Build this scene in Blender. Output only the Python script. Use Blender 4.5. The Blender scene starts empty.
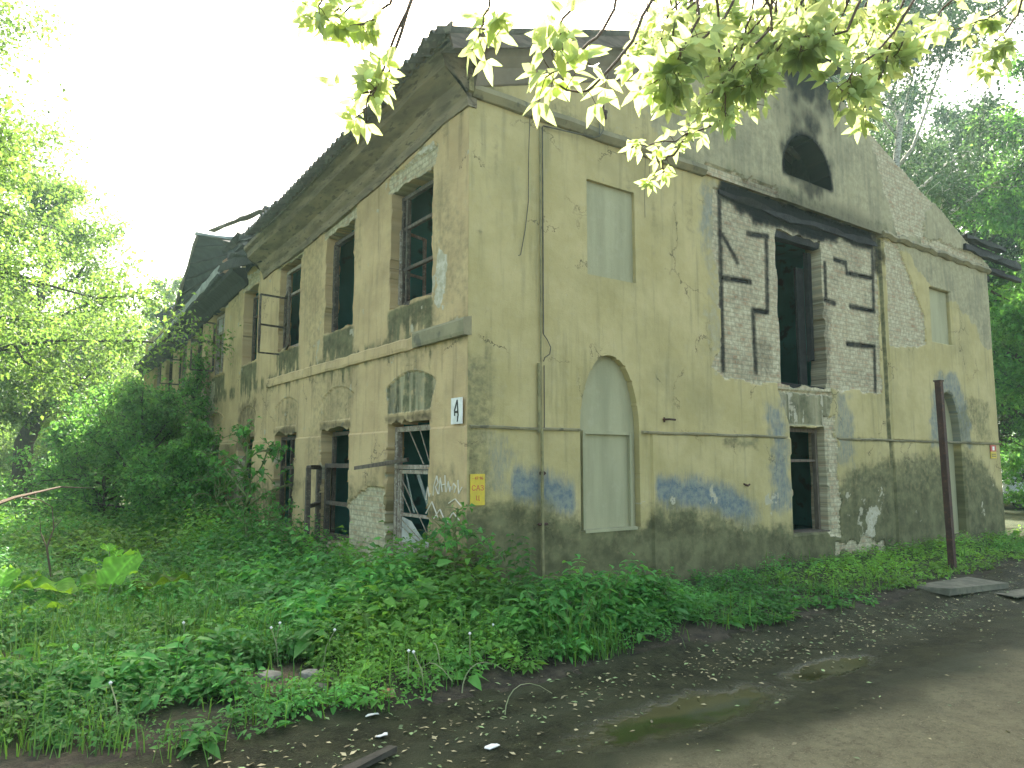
import bpy, math, random
import numpy as np
from mathutils import Vector, Matrix
random.seed(7)
RNG = np.random.default_rng(11)
scene = bpy.context.scene
COL = scene.collection
R = math.radians
HAZE = .0009

# ------------------------------------------------------------------ camera maths (survey of the place)
F_PX = 725.0; CX, CY = 512.0, 384.0
_dX = np.array([1018.0, 77.0, F_PX]); _dX /= np.linalg.norm(_dX)
_dY = np.array([-522.0, 77.0, F_PX]); _dY -= _dX * (_dX @ _dY); _dY /= np.linalg.norm(_dY)
_dZ = np.cross(_dX, _dY)
if _dZ[1] > 0: _dZ = -_dZ
CM = np.stack([_dX, _dY, _dZ])
def _ray(px, py): return CM @ np.array([px - CX, py - CY, F_PX])
_r = _ray(466, 612); CAM = -_r * (1.7 / (-_r[2]))
def onx(px, py, x0=0.0):
    r = _ray(px, py); return CAM + r * ((x0 - CAM[0]) / r[0])
def ony(px, py, y0=0.0):
    r = _ray(px, py); return CAM + r * ((y0 - CAM[1]) / r[1])
def onz(px, py, z0=0.0):
    r = _ray(px, py); return CAM + r * ((z0 - CAM[2]) / r[2])
def at(px, py, d): return CAM + _ray(px, py) / F_PX * d
def ground_at(px, d):
    p = at(px, 461, d); return np.array([p[0], p[1], 0.0])

# ------------------------------------------------------------------ noise
def _hash(ix, iy, seed):
    n = (ix.astype(np.int64) * 374761393 + iy.astype(np.int64) * 668265263 + seed * 69069) & 0x7fffffff
    n = ((n ^ (n >> 13)) * 1274126177) & 0x7fffffff
    n = (n ^ (n >> 16)) & 0xffff
    return n / 65535.0
def vnoise(u, v, seed=0):
    iu = np.floor(u); iv = np.floor(v); fu = u - iu; fv = v - iv
    fu = fu * fu * (3 - 2 * fu); fv = fv * fv * (3 - 2 * fv)
    a = _hash(iu, iv, seed); b = _hash(iu + 1, iv, seed); c = _hash(iu, iv + 1, seed); d = _hash(iu + 1, iv + 1, seed)
    return (a * (1 - fu) + b * fu) * (1 - fv) + (c * (1 - fu) + d * fu) * fv
def fbm(u, v, seed=0, octv=4):
    s = 0; a = 0.5; t = 0
    for o in range(octv):
        s = s + a * vnoise(u * 2 ** o, v * 2 ** o, seed + o * 17); t += a; a *= 0.55
    return s / t
def sstep(a, b, x):
    t = np.clip((x - a) / (b - a), 0, 1); return t * t * (3 - 2 * t)
def inpoly(u, v, poly):
    ins = np.zeros(np.shape(u), bool); n = len(poly)
    for i in range(n):
        x1, y1 = poly[i]; x2, y2 = poly[(i + 1) % n]
        c = ((y1 > v) != (y2 > v))
        with np.errstate(divide='ignore', invalid='ignore'):
            xi = (x2 - x1) * (v - y1) / (y2 - y1 + 1e-12) + x1
        ins ^= c & (u < xi)
    return ins
def polydist(u, v, poly, closed=True):
    best = np.full(np.shape(u), 1e9); bx = np.zeros(np.shape(u)); by = np.zeros(np.shape(u)); n = len(poly)
    for i in range(n if closed else n - 1):
        x1, y1 = poly[i]; x2, y2 = poly[(i + 1) % n]
        dx, dy = x2 - x1, y2 - y1; L = dx * dx + dy * dy + 1e-12
        t = np.clip(((u - x1) * dx + (v - y1) * dy) / L, 0, 1)
        qx = x1 + t * dx; qy = y1 + t * dy
        d = np.hypot(u - qx, v - qy); m = d < best
        best = np.where(m, d, best); bx = np.where(m, qx, bx); by = np.where(m, qy, by)
    return best, bx, by
def sdf(u, v, poly):
    d, _, _ = polydist(u, v, poly); return np.where(inpoly(u, v, poly), d, -d)
def rect(a, b, c, d): return [(a, c), (b, c), (b, d), (a, d)]
def jag(poly, amp, seg=0.12, seed=1):
    rg = np.random.default_rng(seed); out = []
    n = len(poly)
    for i in range(n):
        p = np.array(poly[i], float); q = np.array(poly[(i + 1) % n], float)
        L = np.linalg.norm(q - p); k = max(1, int(L / seg)); nrm = np.array([(q - p)[1], -(q - p)[0]]) / max(L, 1e-6)
        for j in range(k):
            out.append(tuple(p + (q - p) * j / k + nrm * rg.normal(0, amp)))
    return out

# ------------------------------------------------------------------ object helpers
def wloc(o):
    p = np.zeros(3)
    while o is not None: p += np.array(o.location); o = o.parent
    return p
def fastmesh(name, V, F, tint=None, attrs=None, smooth=False):
    """V (n,3); F = list of int arrays (m,k) with a fixed k each."""
    V = np.asarray(V, np.float32); me = bpy.data.meshes.new(name)
    Fs = [np.asarray(f, np.int32) for f in F if len(f)]
    nl = sum(f.size for f in Fs); nf = sum(len(f) for f in Fs)
    me.vertices.add(len(V)); me.vertices.foreach_set('co', V.ravel())
    me.loops.add(nl); me.polygons.add(nf)
    me.loops.foreach_set('vertex_index', np.concatenate([f.ravel() for f in Fs]))
    tot = np.concatenate([np.full(len(f), f.shape[1], np.int32) for f in Fs])
    st = np.concatenate([[0], np.cumsum(tot)[:-1]]).astype(np.int32)
    me.polygons.foreach_set('loop_start', st); me.polygons.foreach_set('loop_total', tot)
    me.polygons.foreach_set('use_smooth', np.full(nf, smooth))
    def put(nm, arr):
        a = me.attributes.new(nm, 'FLOAT_COLOR', 'POINT')
        c = np.ones((len(V), 4), np.float32); c[:, :3] = arr; a.data.foreach_set('color', c.ravel())
    if tint is not None: put('tint', tint)
    for k, v in (attrs or {}).items(): put(k, v)
    me.update(calc_edges=True); me.validate()
    return me
def link(name, me, mat, parent=None):
    o = bpy.data.objects.new(name, me); COL.objects.link(o)
    if parent is not None: o.parent = parent
    for m in (mat if isinstance(mat, (list, tuple)) else [mat]): me.materials.append(m)
    return o
def mk(name, V, F, mat, parent=None, origin=None, **kw):
    V = np.asarray(V, float); base = wloc(parent)
    o0 = np.zeros(3)
    if parent is None:
        o0 = np.array(origin, float) if origin is not None else np.zeros(3)
    me = fastmesh(name, V - base - o0, F, **kw)
    o = link(name, me, mat, parent); o.location = tuple(o0); return o
def thing(name, label, cat, loc=(0, 0, 0), group=None):
    o = bpy.data.objects.new(name, None); COL.objects.link(o); o.location = tuple(float(c) for c in loc)
    o.empty_display_size = 0.2
    return tag(o, label, cat, group)
def tag(o, label, cat, group=None):
    o['label'] = label; o['category'] = cat
    if group: o['group'] = group
    return o
def kind(o, k): o['kind'] = k; return o

class MB:
    def __init__(s): s.V = []; s.Q = []; s.T = []; s.n = 0
    def add(s, V, Q=(), T=()):
        V = np.asarray(V, float); s.V.append(V)
        if len(Q): s.Q.append(np.asarray(Q) + s.n)
        if len(T): s.T.append(np.asarray(T) + s.n)
        s.n += len(V); return s
    def hexa(s, P):
        return s.add(P, [(0, 3, 2, 1), (4, 5, 6, 7), (0, 1, 5, 4), (1, 2, 6, 5), (2, 3, 7, 6), (3, 0, 4, 7)])
    def box(s, a, b, j=0.0):
        (x0, y0, z0), (x1, y1, z1) = a, b
        P = np.array([(x0, y0, z0), (x1, y0, z0), (x1, y1, z0), (x0, y1, z0), (x0, y0, z1), (x1, y0, z1), (x1, y1, z1), (x0, y1, z1)], float)
        if j: P += RNG.normal(0, j, P.shape)
        return s.hexa(P)
    def beam(s, p, q, w, h, j=0.0, up=(0, 0, 1)):
        p = np.array(p, float); q = np.array(q, float); d = q - p; L = np.linalg.norm(d); d /= L
        n = max(1, int(L / 0.35)) if j else 1
        side = np.cross(d, up)
        if np.linalg.norm(side) < 1e-3: side = np.cross(d, (1, 0, 0))
        side /= np.linalg.norm(side); u = np.cross(side, d)
        V = []
        for i in range(n + 1):
            c = p + (q - p) * i / n; k = 1 - (0.25 * random.random() if j else 0)
            for a, b in ((-1, -1), (1, -1), (1, 1), (-1, 1)):
                V.append(c + side * a * w / 2 * k + u * b * h / 2 * k + (RNG.normal(0, j, 3) if j else 0))
        Q = [(0, 3, 2, 1), tuple(n * 4 + i for i in (0, 1, 2, 3))]
        for i in range(n):
            for k in range(4):
                a = i * 4 + k; b = i * 4 + (k + 1) % 4; Q.append((a, b, b + 4, a + 4))
        return s.add(V, Q)
    def tube(s, pts, rad, sides=6):
        pts = np.asarray(pts, float); n = len(pts); rad = np.broadcast_to(np.asarray(rad, float), (n,))
        V = np.zeros((n, sides, 3)); ref = np.array([0.31, 0.72, 0.62]); ang = np.arange(sides) * 2 * math.pi / sides
        for i in range(n):
            d = pts[min(i + 1, n - 1)] - pts[max(i - 1, 0)]; d = d / (np.linalg.norm(d) + 1e-9)
            a = np.cross(d, ref); na = np.linalg.norm(a)
            if na < 0.05: a = np.cross(d, (1, 0, 0)); na = np.linalg.norm(a)
            a /= na; b = np.cross(d, a)
            V[i] = pts[i] + rad[i] * (np.cos(ang)[:, None] * a + np.sin(ang)[:, None] * b)
        Q = []
        for i in range(n - 1):
            for k in range(sides):
                k2 = (k + 1) % sides; Q.append((i * sides + k, i * sides + k2, (i + 1) * sides + k2, (i + 1) * sides + k))
        T = []
        for k in range(1, sides - 1):
            T.append((0, k + 1, k)); o = (n - 1) * sides; T.append((o, o + k, o + k + 1))
        return s.add(V.reshape(-1, 3), Q, T)
    def sweep(s, prof, path_fn, ts, close=True):
        """profile points (a,b) carried along path_fn(t, a, b) -> xyz"""
        n = len(prof); V = [path_fn(t, a, b) for t in ts for a, b in prof]; Q = []
        for i in range(len(ts) - 1):
            for k in range(n if close else n - 1):
                k2 = (k + 1) % n; Q.append((i * n + k, i * n + k2, (i + 1) * n + k2, (i + 1) * n + k))
        T = []
        if close:
            for k in range(1, n - 1):
                T.append((0, k + 1, k)); o = (len(ts) - 1) * n; T.append((o, o + k, o + k + 1))
        return s.add(V, Q, T)
    def prism(s, poly, to3, d0, d1):
        from mathutils.geometry import tessellate_polygon
        n = len(poly); tri = tessellate_polygon([[Vector((a, b, 0)) for a, b in poly]])
        V = [to3(a, b, d0) for a, b in poly] + [to3(a, b, d1) for a, b in poly]
        T = [tuple(t) for t in tri] + [tuple(n + i for i in reversed(t)) for t in tri]
        Q = [(i, (i + 1) % n, n + (i + 1) % n, n + i) for i in range(n)]
        return s.add(V, Q, T)
    def arr(s): return np.concatenate(s.V), ([np.concatenate(s.Q)] if s.Q else []) + ([np.concatenate(s.T)] if s.T else [])
    def build(s, name, mat, parent=None, origin=None, **kw):
        V, F = s.arr(); return mk(name, V, F, mat, parent, origin, **kw)

# ------------------------------------------------------------------ materials
class NT:
    def __init__(s, name):
        s.m = bpy.data.materials.new(name); s.m.use_nodes = True; s.t = s.m.node_tree; s.t.nodes.clear()
        s.out = s.t.nodes.new('ShaderNodeOutputMaterial')
    def n(s, typ, **kw):
        nd = s.t.nodes.new('ShaderNode' + typ)
        for k, v in kw.items():
            if k.startswith('i_'):
                key = k[2:]; key = int(key) if key.isdigit() else key.replace('_', ' ')
                s.set(nd.inputs[key], v)
            else: setattr(nd, k, v)
        return nd
    def set(s, sock, v):
        if isinstance(v, bpy.types.NodeSocket): s.t.links.new(v, sock)
        elif isinstance(v, (tuple, list)) and sock.type == 'RGBA' and len(v) == 3: sock.default_value = (*v, 1)
        else: sock.default_value = v
    def math(s, op, a, b=0.0, c=0.0):
        nd = s.t.nodes.new('ShaderNodeMath'); nd.operation = op
        for i, v in enumerate((a, b, c)): s.set(nd.inputs[i], v)
        return nd.outputs[0]
    def mix(s, fac, a, b, blend='MIX'):
        nd = s.t.nodes.new('ShaderNodeMix'); nd.data_type = 'RGBA'; nd.blend_type = blend
        s.set(nd.inputs[0], fac); s.set(nd.inputs[6], a); s.set(nd.inputs[7], b); return nd.outputs[2]
    def ramp(s, x, a, b):
        nd = s.t.nodes.new('ShaderNodeMapRange'); nd.interpolation_type = 'SMOOTHSTEP'
        s.set(nd.inputs[0], x); nd.inputs[1].default_value = a; nd.inputs[2].default_value = b; return nd.outputs[0]
    def noise(s, vec, scale, detail=4, rough=0.55, out='Fac'):
        nd = s.n('TexNoise'); s.set(nd.inputs['Vector'], vec); nd.inputs['Scale'].default_value = scale
        nd.inputs['Detail'].default_value = detail; nd.inputs['Roughness'].default_value = rough; return nd.outputs[out]
    def scalev(s, vec, sc):
        nd = s.t.nodes.new('ShaderNodeMapping'); s.set(nd.inputs[0], vec); nd.inputs['Scale'].default_value = sc; return nd.outputs[0]
    def pos(s): return s.n('NewGeometry').outputs['Position']
    def objc(s): return s.n('TexCoord').outputs['Object']
    def bump(s, h, strength=0.3, dist=0.02):
        nd = s.n('Bump'); nd.inputs['Strength'].default_value = strength; nd.inputs['Distance'].default_value = dist; s.set(nd.inputs['Height'], h); return nd.outputs[0]
    def bsdf(s, col, rough=0.85, normal=None, spec=0.3, metal=0.0, **kw):
        nd = s.n('BsdfPrincipled'); s.set(nd.inputs['Base Color'], col); s.set(nd.inputs['Roughness'], rough)
        s.set(nd.inputs['Specular IOR Level'], spec); nd.inputs['Metallic'].default_value = metal
        if normal is not None: s.set(nd.inputs['Normal'], normal)
        return nd.outputs[0]
    def done(s, sh): s.t.links.new(sh, s.out.inputs[0]); return s.m

def simple(name, c1, c2, scale=6, rough=0.8, bump=0.3, stretch=(1, 1, 1), spec=0.3, metal=0.0, c3=None, bdist=0.01):
    t = NT(name); v = t.scalev(t.objc(), stretch)
    a = t.ramp(t.noise(v, scale, 6), 0.32, 0.68); col = t.mix(a, c1, c2)
    if c3 is not None: col = t.mix(t.ramp(t.noise(v, scale * 2.7, 5), 0.55, 0.66), col, c3)
    n = t.noise(v, scale * 6, 4)
    return t.done(t.bsdf(col, rough, t.bump(n, bump, bdist), spec, metal))

def wall_mat(name, axis, c1, c2, grime):
    t = NT(name); P = t.pos(); sx = t.n('SeparateXYZ'); t.set(sx.inputs[0], P)
    cb = t.n('CombineXYZ'); t.set(cb.inputs[0], sx.outputs[axis]); t.set(cb.inputs[1], sx.outputs[2]); UV = cb.outputs[0]
    A = t.n('SeparateColor'); t.set(A.inputs[0], t.n('Attribute', attribute_name='wear').outputs['Color'])
    B = t.n('SeparateColor'); t.set(B.inputs[0], t.n('Attribute', attribute_name='paint').outputs['Color'])
    fine = t.noise(UV, 9, 6, 0.65); mid = t.noise(UV, 1.4, 5, 0.6); tiny = t.noise(UV, 55, 4, 0.6)
    streak = t.noise(t.scalev(UV, (7, 0.55, 1)), 1.0, 5, 0.6)
    def msk(ch, amp=0.55, lo=0.42, hi=0.58, nz=fine):
        return t.ramp(t.math('ADD', ch, t.math('MULTIPLY', t.math('SUBTRACT', nz, 0.5), amp)), lo, hi)
    col = t.mix(t.ramp(mid, 0.3, 0.7), c1, c2)
    col = t.mix(t.math('MULTIPLY', t.ramp(streak, 0.50, 0.72), 0.55), col, grime)
    col = t.mix(t.math('MULTIPLY', t.ramp(fine, 0.52, 0.74), 0.22), col, (0.46, 0.41, 0.28))
    col = t.mix(t.math('MULTIPLY', t.ramp(tiny, 0.62, 0.75), 0.30), col, grime)
    wob = t.n('VectorMath', operation='ADD'); t.set(wob.inputs[0], UV); nsv = t.n('VectorMath', operation='SCALE'); t.set(nsv.inputs[0], t.noise(UV, 3.5, 5, .65, 'Color')); nsv.inputs['Scale'].default_value = .55; t.set(wob.inputs[1], nsv.outputs[0])
    vor = t.n('TexVoronoi', feature='DISTANCE_TO_EDGE'); t.set(vor.inputs['Vector'], wob.outputs[0]); vor.inputs['Scale'].default_value = .85
    crack = t.math('MULTIPLY', t.math('SUBTRACT', 1.0, t.ramp(vor.outputs['Distance'], .002, .010)), t.ramp(t.noise(UV, .9, 3), .50, .60))
    chips = t.ramp(t.noise(UV, 26, 5, .6), .665, .70)
    col = t.mix(t.math('MULTIPLY', t.ramp(t.noise(UV, .55, 6, .68), .48, .68), .32), col, grime)
    col = t.mix(t.math('MULTIPLY', chips, .55), col, (.40, .37, .27)); col = t.mix(t.math('MULTIPLY', crack, .75), col, (.05, .045, .03))
    cem = t.mix(t.ramp(fine, 0.3, 0.7), (0.29, 0.262, 0.15), (0.40, 0.365, 0.22))
    cem = t.mix(t.math('MULTIPLY', t.ramp(t.math('ADD', t.math('MULTIPLY', streak, .45), t.math('MULTIPLY', mid, .55)), 0.44, 0.64), 0.5), cem, (0.12, 0.12, 0.08))
    col = t.mix(msk(B.outputs[1], .9, .38, .62), col, cem)
    blue = t.mix(t.ramp(fine, 0.35, 0.65), (0.065, 0.115, 0.17), (0.19, 0.23, 0.21))
    col = t.mix(t.math('MULTIPLY', msk(B.outputs[0], 1.3, 0.15, 1.0, t.noise(t.scalev(UV, (4.0, .9, 1)), 6, 8, .75)), 0.85), col, blue)
    damp = t.mix(t.ramp(t.noise(UV, 3.2, 6, 0.65), 0.33, 0.68), (0.050, 0.056, 0.028), (0.145, 0.145, 0.072))
    col = t.mix(t.math('MULTIPLY', msk(A.outputs[2], 1.1, 0.12, 0.88), 0.92), col, damp)
    pale = t.mix(t.ramp(fine, 0.35, 0.6), (0.55, 0.52, 0.40), (0.38, 0.35, 0.24))
    col = t.mix(msk(B.outputs[2], 0.9, 0.44, 0.56), col, pale)
    bt = t.n('TexBrick'); t.set(bt.inputs['Vector'], UV)
    for k, v in (('Scale', 1.0), ('Mortar Size', 0.011), ('Mortar Smooth', 0.25), ('Bias', -0.1), ('Brick Width', 0.21), ('Row Height', 0.075)): bt.inputs[k].default_value = v
    t.set(bt.inputs['Color1'], (0.28, 0.15, 0.075)); t.set(bt.inputs['Color2'], (0.42, 0.35, 0.20)); t.set(bt.inputs['Mortar'], (0.33, 0.32, 0.22))
    wash = t.math('ADD', t.math('MULTIPLY', t.ramp(t.noise(UV, 5.5, 6, 0.7), 0.34, 0.60), 0.64), 0.30)
    bcol = t.mix(wash, bt.outputs[0], t.mix(t.ramp(t.noise(UV, 14, 4), 0.35, 0.65), (0.56, 0.515, 0.34), (0.36, 0.33, 0.21)))
    bcol = t.mix(t.math('MULTIPLY', bt.outputs[1], 0.32), bcol, (0.16, 0.15, 0.09))
    bm = msk(A.outputs[0], 0.5, 0.47, 0.53)
    col = t.mix(bm, col, bcol)
    so = t.ramp(t.math('ADD', A.outputs[1], t.math('MULTIPLY', t.math('SUBTRACT', fine, 0.5), 0.5)), 0.12, 0.95)
    col = t.mix(so, col, (0.0045, 0.005, 0.005))
    hgt = t.math('ADD', t.math('MULTIPLY', tiny, 0.35), t.math('MULTIPLY', fine, 0.6))
    hgt = t.math('SUBTRACT', hgt, t.math('MULTIPLY', crack, .8)); hgt = t.math('SUBTRACT', hgt, t.math('MULTIPLY', chips, .35))
    hgt = t.math('SUBTRACT', hgt, t.math('MULTIPLY', bm, t.math('MULTIPLY', bt.outputs[1], 0.9)))
    return t.done(t.bsdf(col, 0.92, t.bump(hgt, 0.55, 0.018), 0.2))

def leaf_mat(name, c, trans, gloss=0.35, tfac=0.5):
    t = NT(name); tint = t.n('Attribute', attribute_name='tint').outputs['Color']
    col = t.mix(1.0, c, tint, 'MULTIPLY'); tc = t.mix(1.0, trans, tint, 'MULTIPLY')
    p = t.bsdf(col, 0.5, None, gloss)
    tr = t.n('BsdfTranslucent'); t.set(tr.inputs[0], tc)
    mx = t.n('MixShader'); mx.inputs[0].default_value = tfac; t.t.links.new(p, mx.inputs[1]); t.t.links.new(tr.outputs[0], mx.inputs[2])
    return t.done(mx.outputs[0])

M = {}
M['front'] = wall_mat('ochre_plaster_front', 0, (0.385, 0.325, 0.142), (0.475, 0.40, 0.195), (0.225, 0.21, 0.105))
M['side'] = wall_mat('ochre_plaster_side', 1, (0.54, 0.41, 0.21), (0.44, 0.325, 0.165), (0.19, 0.15, 0.08))
M['cornice'] = simple('weathered_cornice_plaster', (0.27, 0.22, 0.135), (0.16, 0.13, 0.085), 4.0, 0.9, 0.6, (1, .45, 2.2), c3=(0.125, 0.105, 0.072))
M['rake'] = simple('grey_rake_plaster', (0.24, 0.205, 0.15), (0.17, 0.14, 0.105), 2.0, 0.9, 0.3)
M['trim'] = simple('stained_ledge_plaster', (0.29, 0.26, 0.15), (0.18, 0.165, 0.098), 2.2, 0.9, 0.5, c3=(0.14, 0.13, 0.085))
tq = NT('pale_infill_plaster'); vq = tq.pos(); sq = tq.noise(tq.scalev(vq, (5, 5, .5)), 1.0, 5); fq = tq.noise(vq, 7, 6, .65); gq_ = tq.noise(vq, 60, 4)
cq = tq.mix(tq.ramp(sq, .3, .7), (0.37, 0.355, 0.215), (0.29, 0.285, 0.17)); cq = tq.mix(tq.math('MULTIPLY', tq.ramp(fq, .5, .75), .25), cq, (.46, .43, .30)); cq = tq.mix(tq.math('MULTIPLY', tq.ramp(gq_, .6, .72), .4), cq, (.2, .2, .12))
M['niche'] = tq.done(tq.bsdf(cq, .92, tq.bump(tq.math('ADD', fq, tq.math('MULTIPLY', gq_, .4)), .4, .012), .2))
M['roof'] = simple('grey_corrugated_sheet', (0.15, 0.14, 0.13), (0.09, 0.085, 0.08), 3, 0.85, 0.4, c3=(0.19, 0.18, 0.15))
M['soffit'] = simple('dark_eaves_board', (0.16, 0.12, 0.10), (0.09, 0.07, 0.055), 5, 0.85, 0.5, (1, 6, 6))
M['char'] = simple('charred_timber', (0.007, 0.007, 0.007), (0.022, 0.021, 0.019), 9, 0.75, 0.9, (1, 1, 1), bdist=0.02)
M['wood'] = simple('grey_old_wood', (0.17, 0.14, 0.10), (0.085, 0.07, 0.05), 8, 0.85, 0.6, (3, 3, 0.6))
M['plank'] = simple('wet_dark_plank', (0.06, 0.055, 0.04), (0.035, 0.032, 0.025), 8, 0.8, 0.6)
M['frame'] = simple('peeling_brown_frame', (0.11, 0.085, 0.06), (0.05, 0.043, 0.035), 10, 0.7, 0.5, c3=(0.16, 0.14, 0.10))
M['frame_pale'] = simple('peeling_pale_frame', (0.34, 0.30, 0.22), (0.17, 0.13, 0.095), 10, 0.75, 0.5, c3=(0.42, 0.40, 0.33))
M['sheet'] = simple('galvanised_sheet', (0.30, 0.32, 0.30), (0.17, 0.18, 0.175), 3, 0.6, 0.3, spec=0.5)
M['sheet_dark'] = simple('dark_roof_underside', (0.040, 0.045, 0.045), (0.020, 0.024, 0.025), 2.5, 0.8, 0.5, (1, 5, 1))
M['interior'] = simple('veil_teal_plaster', (0.05, 0.24, 0.20), (0.03, 0.15, 0.125), 1.3, 0.9, 0.3, c3=(0.03, 0.09, 0.075))  # teal puts the glare veil over the dark openings into the plaster colour
M['brick'] = simple('red_brick_rubble', (0.40, 0.16, 0.08), (0.30, 0.20, 0.13), 9, 0.9, 0.7, c3=(0.42, 0.38, 0.28))
M['iron'] = simple('rusty_iron', (0.075, 0.042, 0.030), (0.05, 0.03, 0.024), 9, 0.8, 0.5, c3=(0.11, 0.055, 0.03))
M['cable'] = simple('dull_cable', (0.12, 0.11, 0.075), (0.07, 0.065, 0.05), 9, 0.7, 0.2)
M['pipe'] = simple('painted_conduit', (0.27, 0.245, 0.115), (0.17, 0.16, 0.08), 9, 0.8, 0.3)
M['white'] = simple('white_enamel', (0.76, 0.76, 0.70), (0.62, 0.61, 0.54), 12, 0.5, 0.1)
M['black'] = simple('black_enamel', (0.02, 0.025, 0.022), (0.03, 0.03, 0.03), 9, 0.5, 0.1)
M['yellow'] = simple('yellow_enamel', (0.62, 0.47, 0.04), (0.50, 0.38, 0.05), 9, 0.5, 0.1)
M['red'] = simple('red_enamel', (0.50, 0.07, 0.05), (0.42, 0.08, 0.05), 9, 0.5, 0.1)
M['chalk'] = simple('white_scratch', (0.72, 0.68, 0.58), (0.60, 0.55, 0.44), 9, 0.9, 0.1)
M['concrete'] = simple('weathered_concrete', (0.17, 0.165, 0.115), (0.10, 0.10, 0.07), 6, 0.9, 0.6, c3=(0.10, 0.10, 0.075))
M['stone'] = simple('grey_rubble', (0.30, 0.28, 0.22), (0.17, 0.16, 0.125), 9, 0.9, 0.7)
M['paper'] = simple('white_scrap', (0.75, 0.75, 0.70), (0.6, 0.6, 0.55), 9, 0.8, 0.1)
M['stick'] = simple('dry_stick_bark', (0.13, 0.085, 0.05), (0.085, 0.06, 0.038), 20, 0.9, 0.5)
M['bark'] = simple('brown_bark', (0.085, 0.068, 0.048), (0.045, 0.037, 0.028), 7, 0.95, 0.9, (4, 4, 0.7), bdist=0.03)
M['birch'] = simple('birch_bark', (0.52, 0.50, 0.45), (0.36, 0.34, 0.30), 4, 0.8, 0.4, (1, 1, 3), c3=(0.05, 0.045, 0.04))
M['twig'] = simple('brown_twig', (0.11, 0.075, 0.045), (0.07, 0.05, 0.035), 15, 0.9, 0.4)
M['stem'] = simple('green_stem', (0.10, 0.15, 0.04), (0.14, 0.16, 0.06), 15, 0.7, 0.2)
M['leaf_weed'] = leaf_mat('weed_leaf', (0.055, 0.20, 0.045), (0.15, 0.42, 0.06), 0.2, 0.35)
M['leaf_grass'] = leaf_mat('grass_blade', (0.055, 0.17, 0.034), (0.15, 0.36, 0.05), 0.3, 0.4)
M['leaf_tree'] = leaf_mat('tree_leaf', (0.055, 0.125, 0.024), (0.19, 0.36, 0.06), 0.35, 0.5)
M['leaf_dark'] = leaf_mat('shade_leaf', (0.055, 0.205, 0.048), (0.18, 0.44, 0.07), 0.35, 0.45)
M['leaf_birch'] = leaf_mat('birch_leaf', (0.045, 0.10, 0.045), (0.07, 0.14, 0.05), 0.3, 0.4)
M['leaf_maple'] = leaf_mat('ash_maple_leaf', (0.070, 0.13, 0.024), (0.44, 0.56, 0.22), 0.5, 0.64)
M['leaf_big'] = leaf_mat('burdock_leaf', (0.075, 0.20, 0.026), (0.20, 0.42, 0.03), 0.08, 0.45)
M['litter'] = leaf_mat('fallen_leaf', (0.34, 0.30, 0.17), (0.2, 0.18, 0.08), 0.2, 0.1)
tg = NT('dusty_glass'); gl = tg.bsdf((0.30, 0.33, 0.30), 0.25, None, 0.5); tp = tg.n('BsdfTransparent'); mx = tg.n('MixShader'); mx.inputs[0].default_value = 0.45
tg.t.links.new(tp.outputs[0], mx.inputs[1]); tg.t.links.new(gl, mx.inputs[2]); M['glass'] = tg.done(mx.outputs[0])
M['glass_dirty'] = simple('whitewashed_glass', (0.48, 0.48, 0.42), (0.30, 0.31, 0.27), 5, 0.35, 0.05, spec=0.5)
# ================================================================== THE BUILDING
BW, BL = 14.5, 23.0
bld = thing('abandoned_building', 'derelict two storey yellow plastered building with burnt empty windows and brick showing through', 'building')

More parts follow.
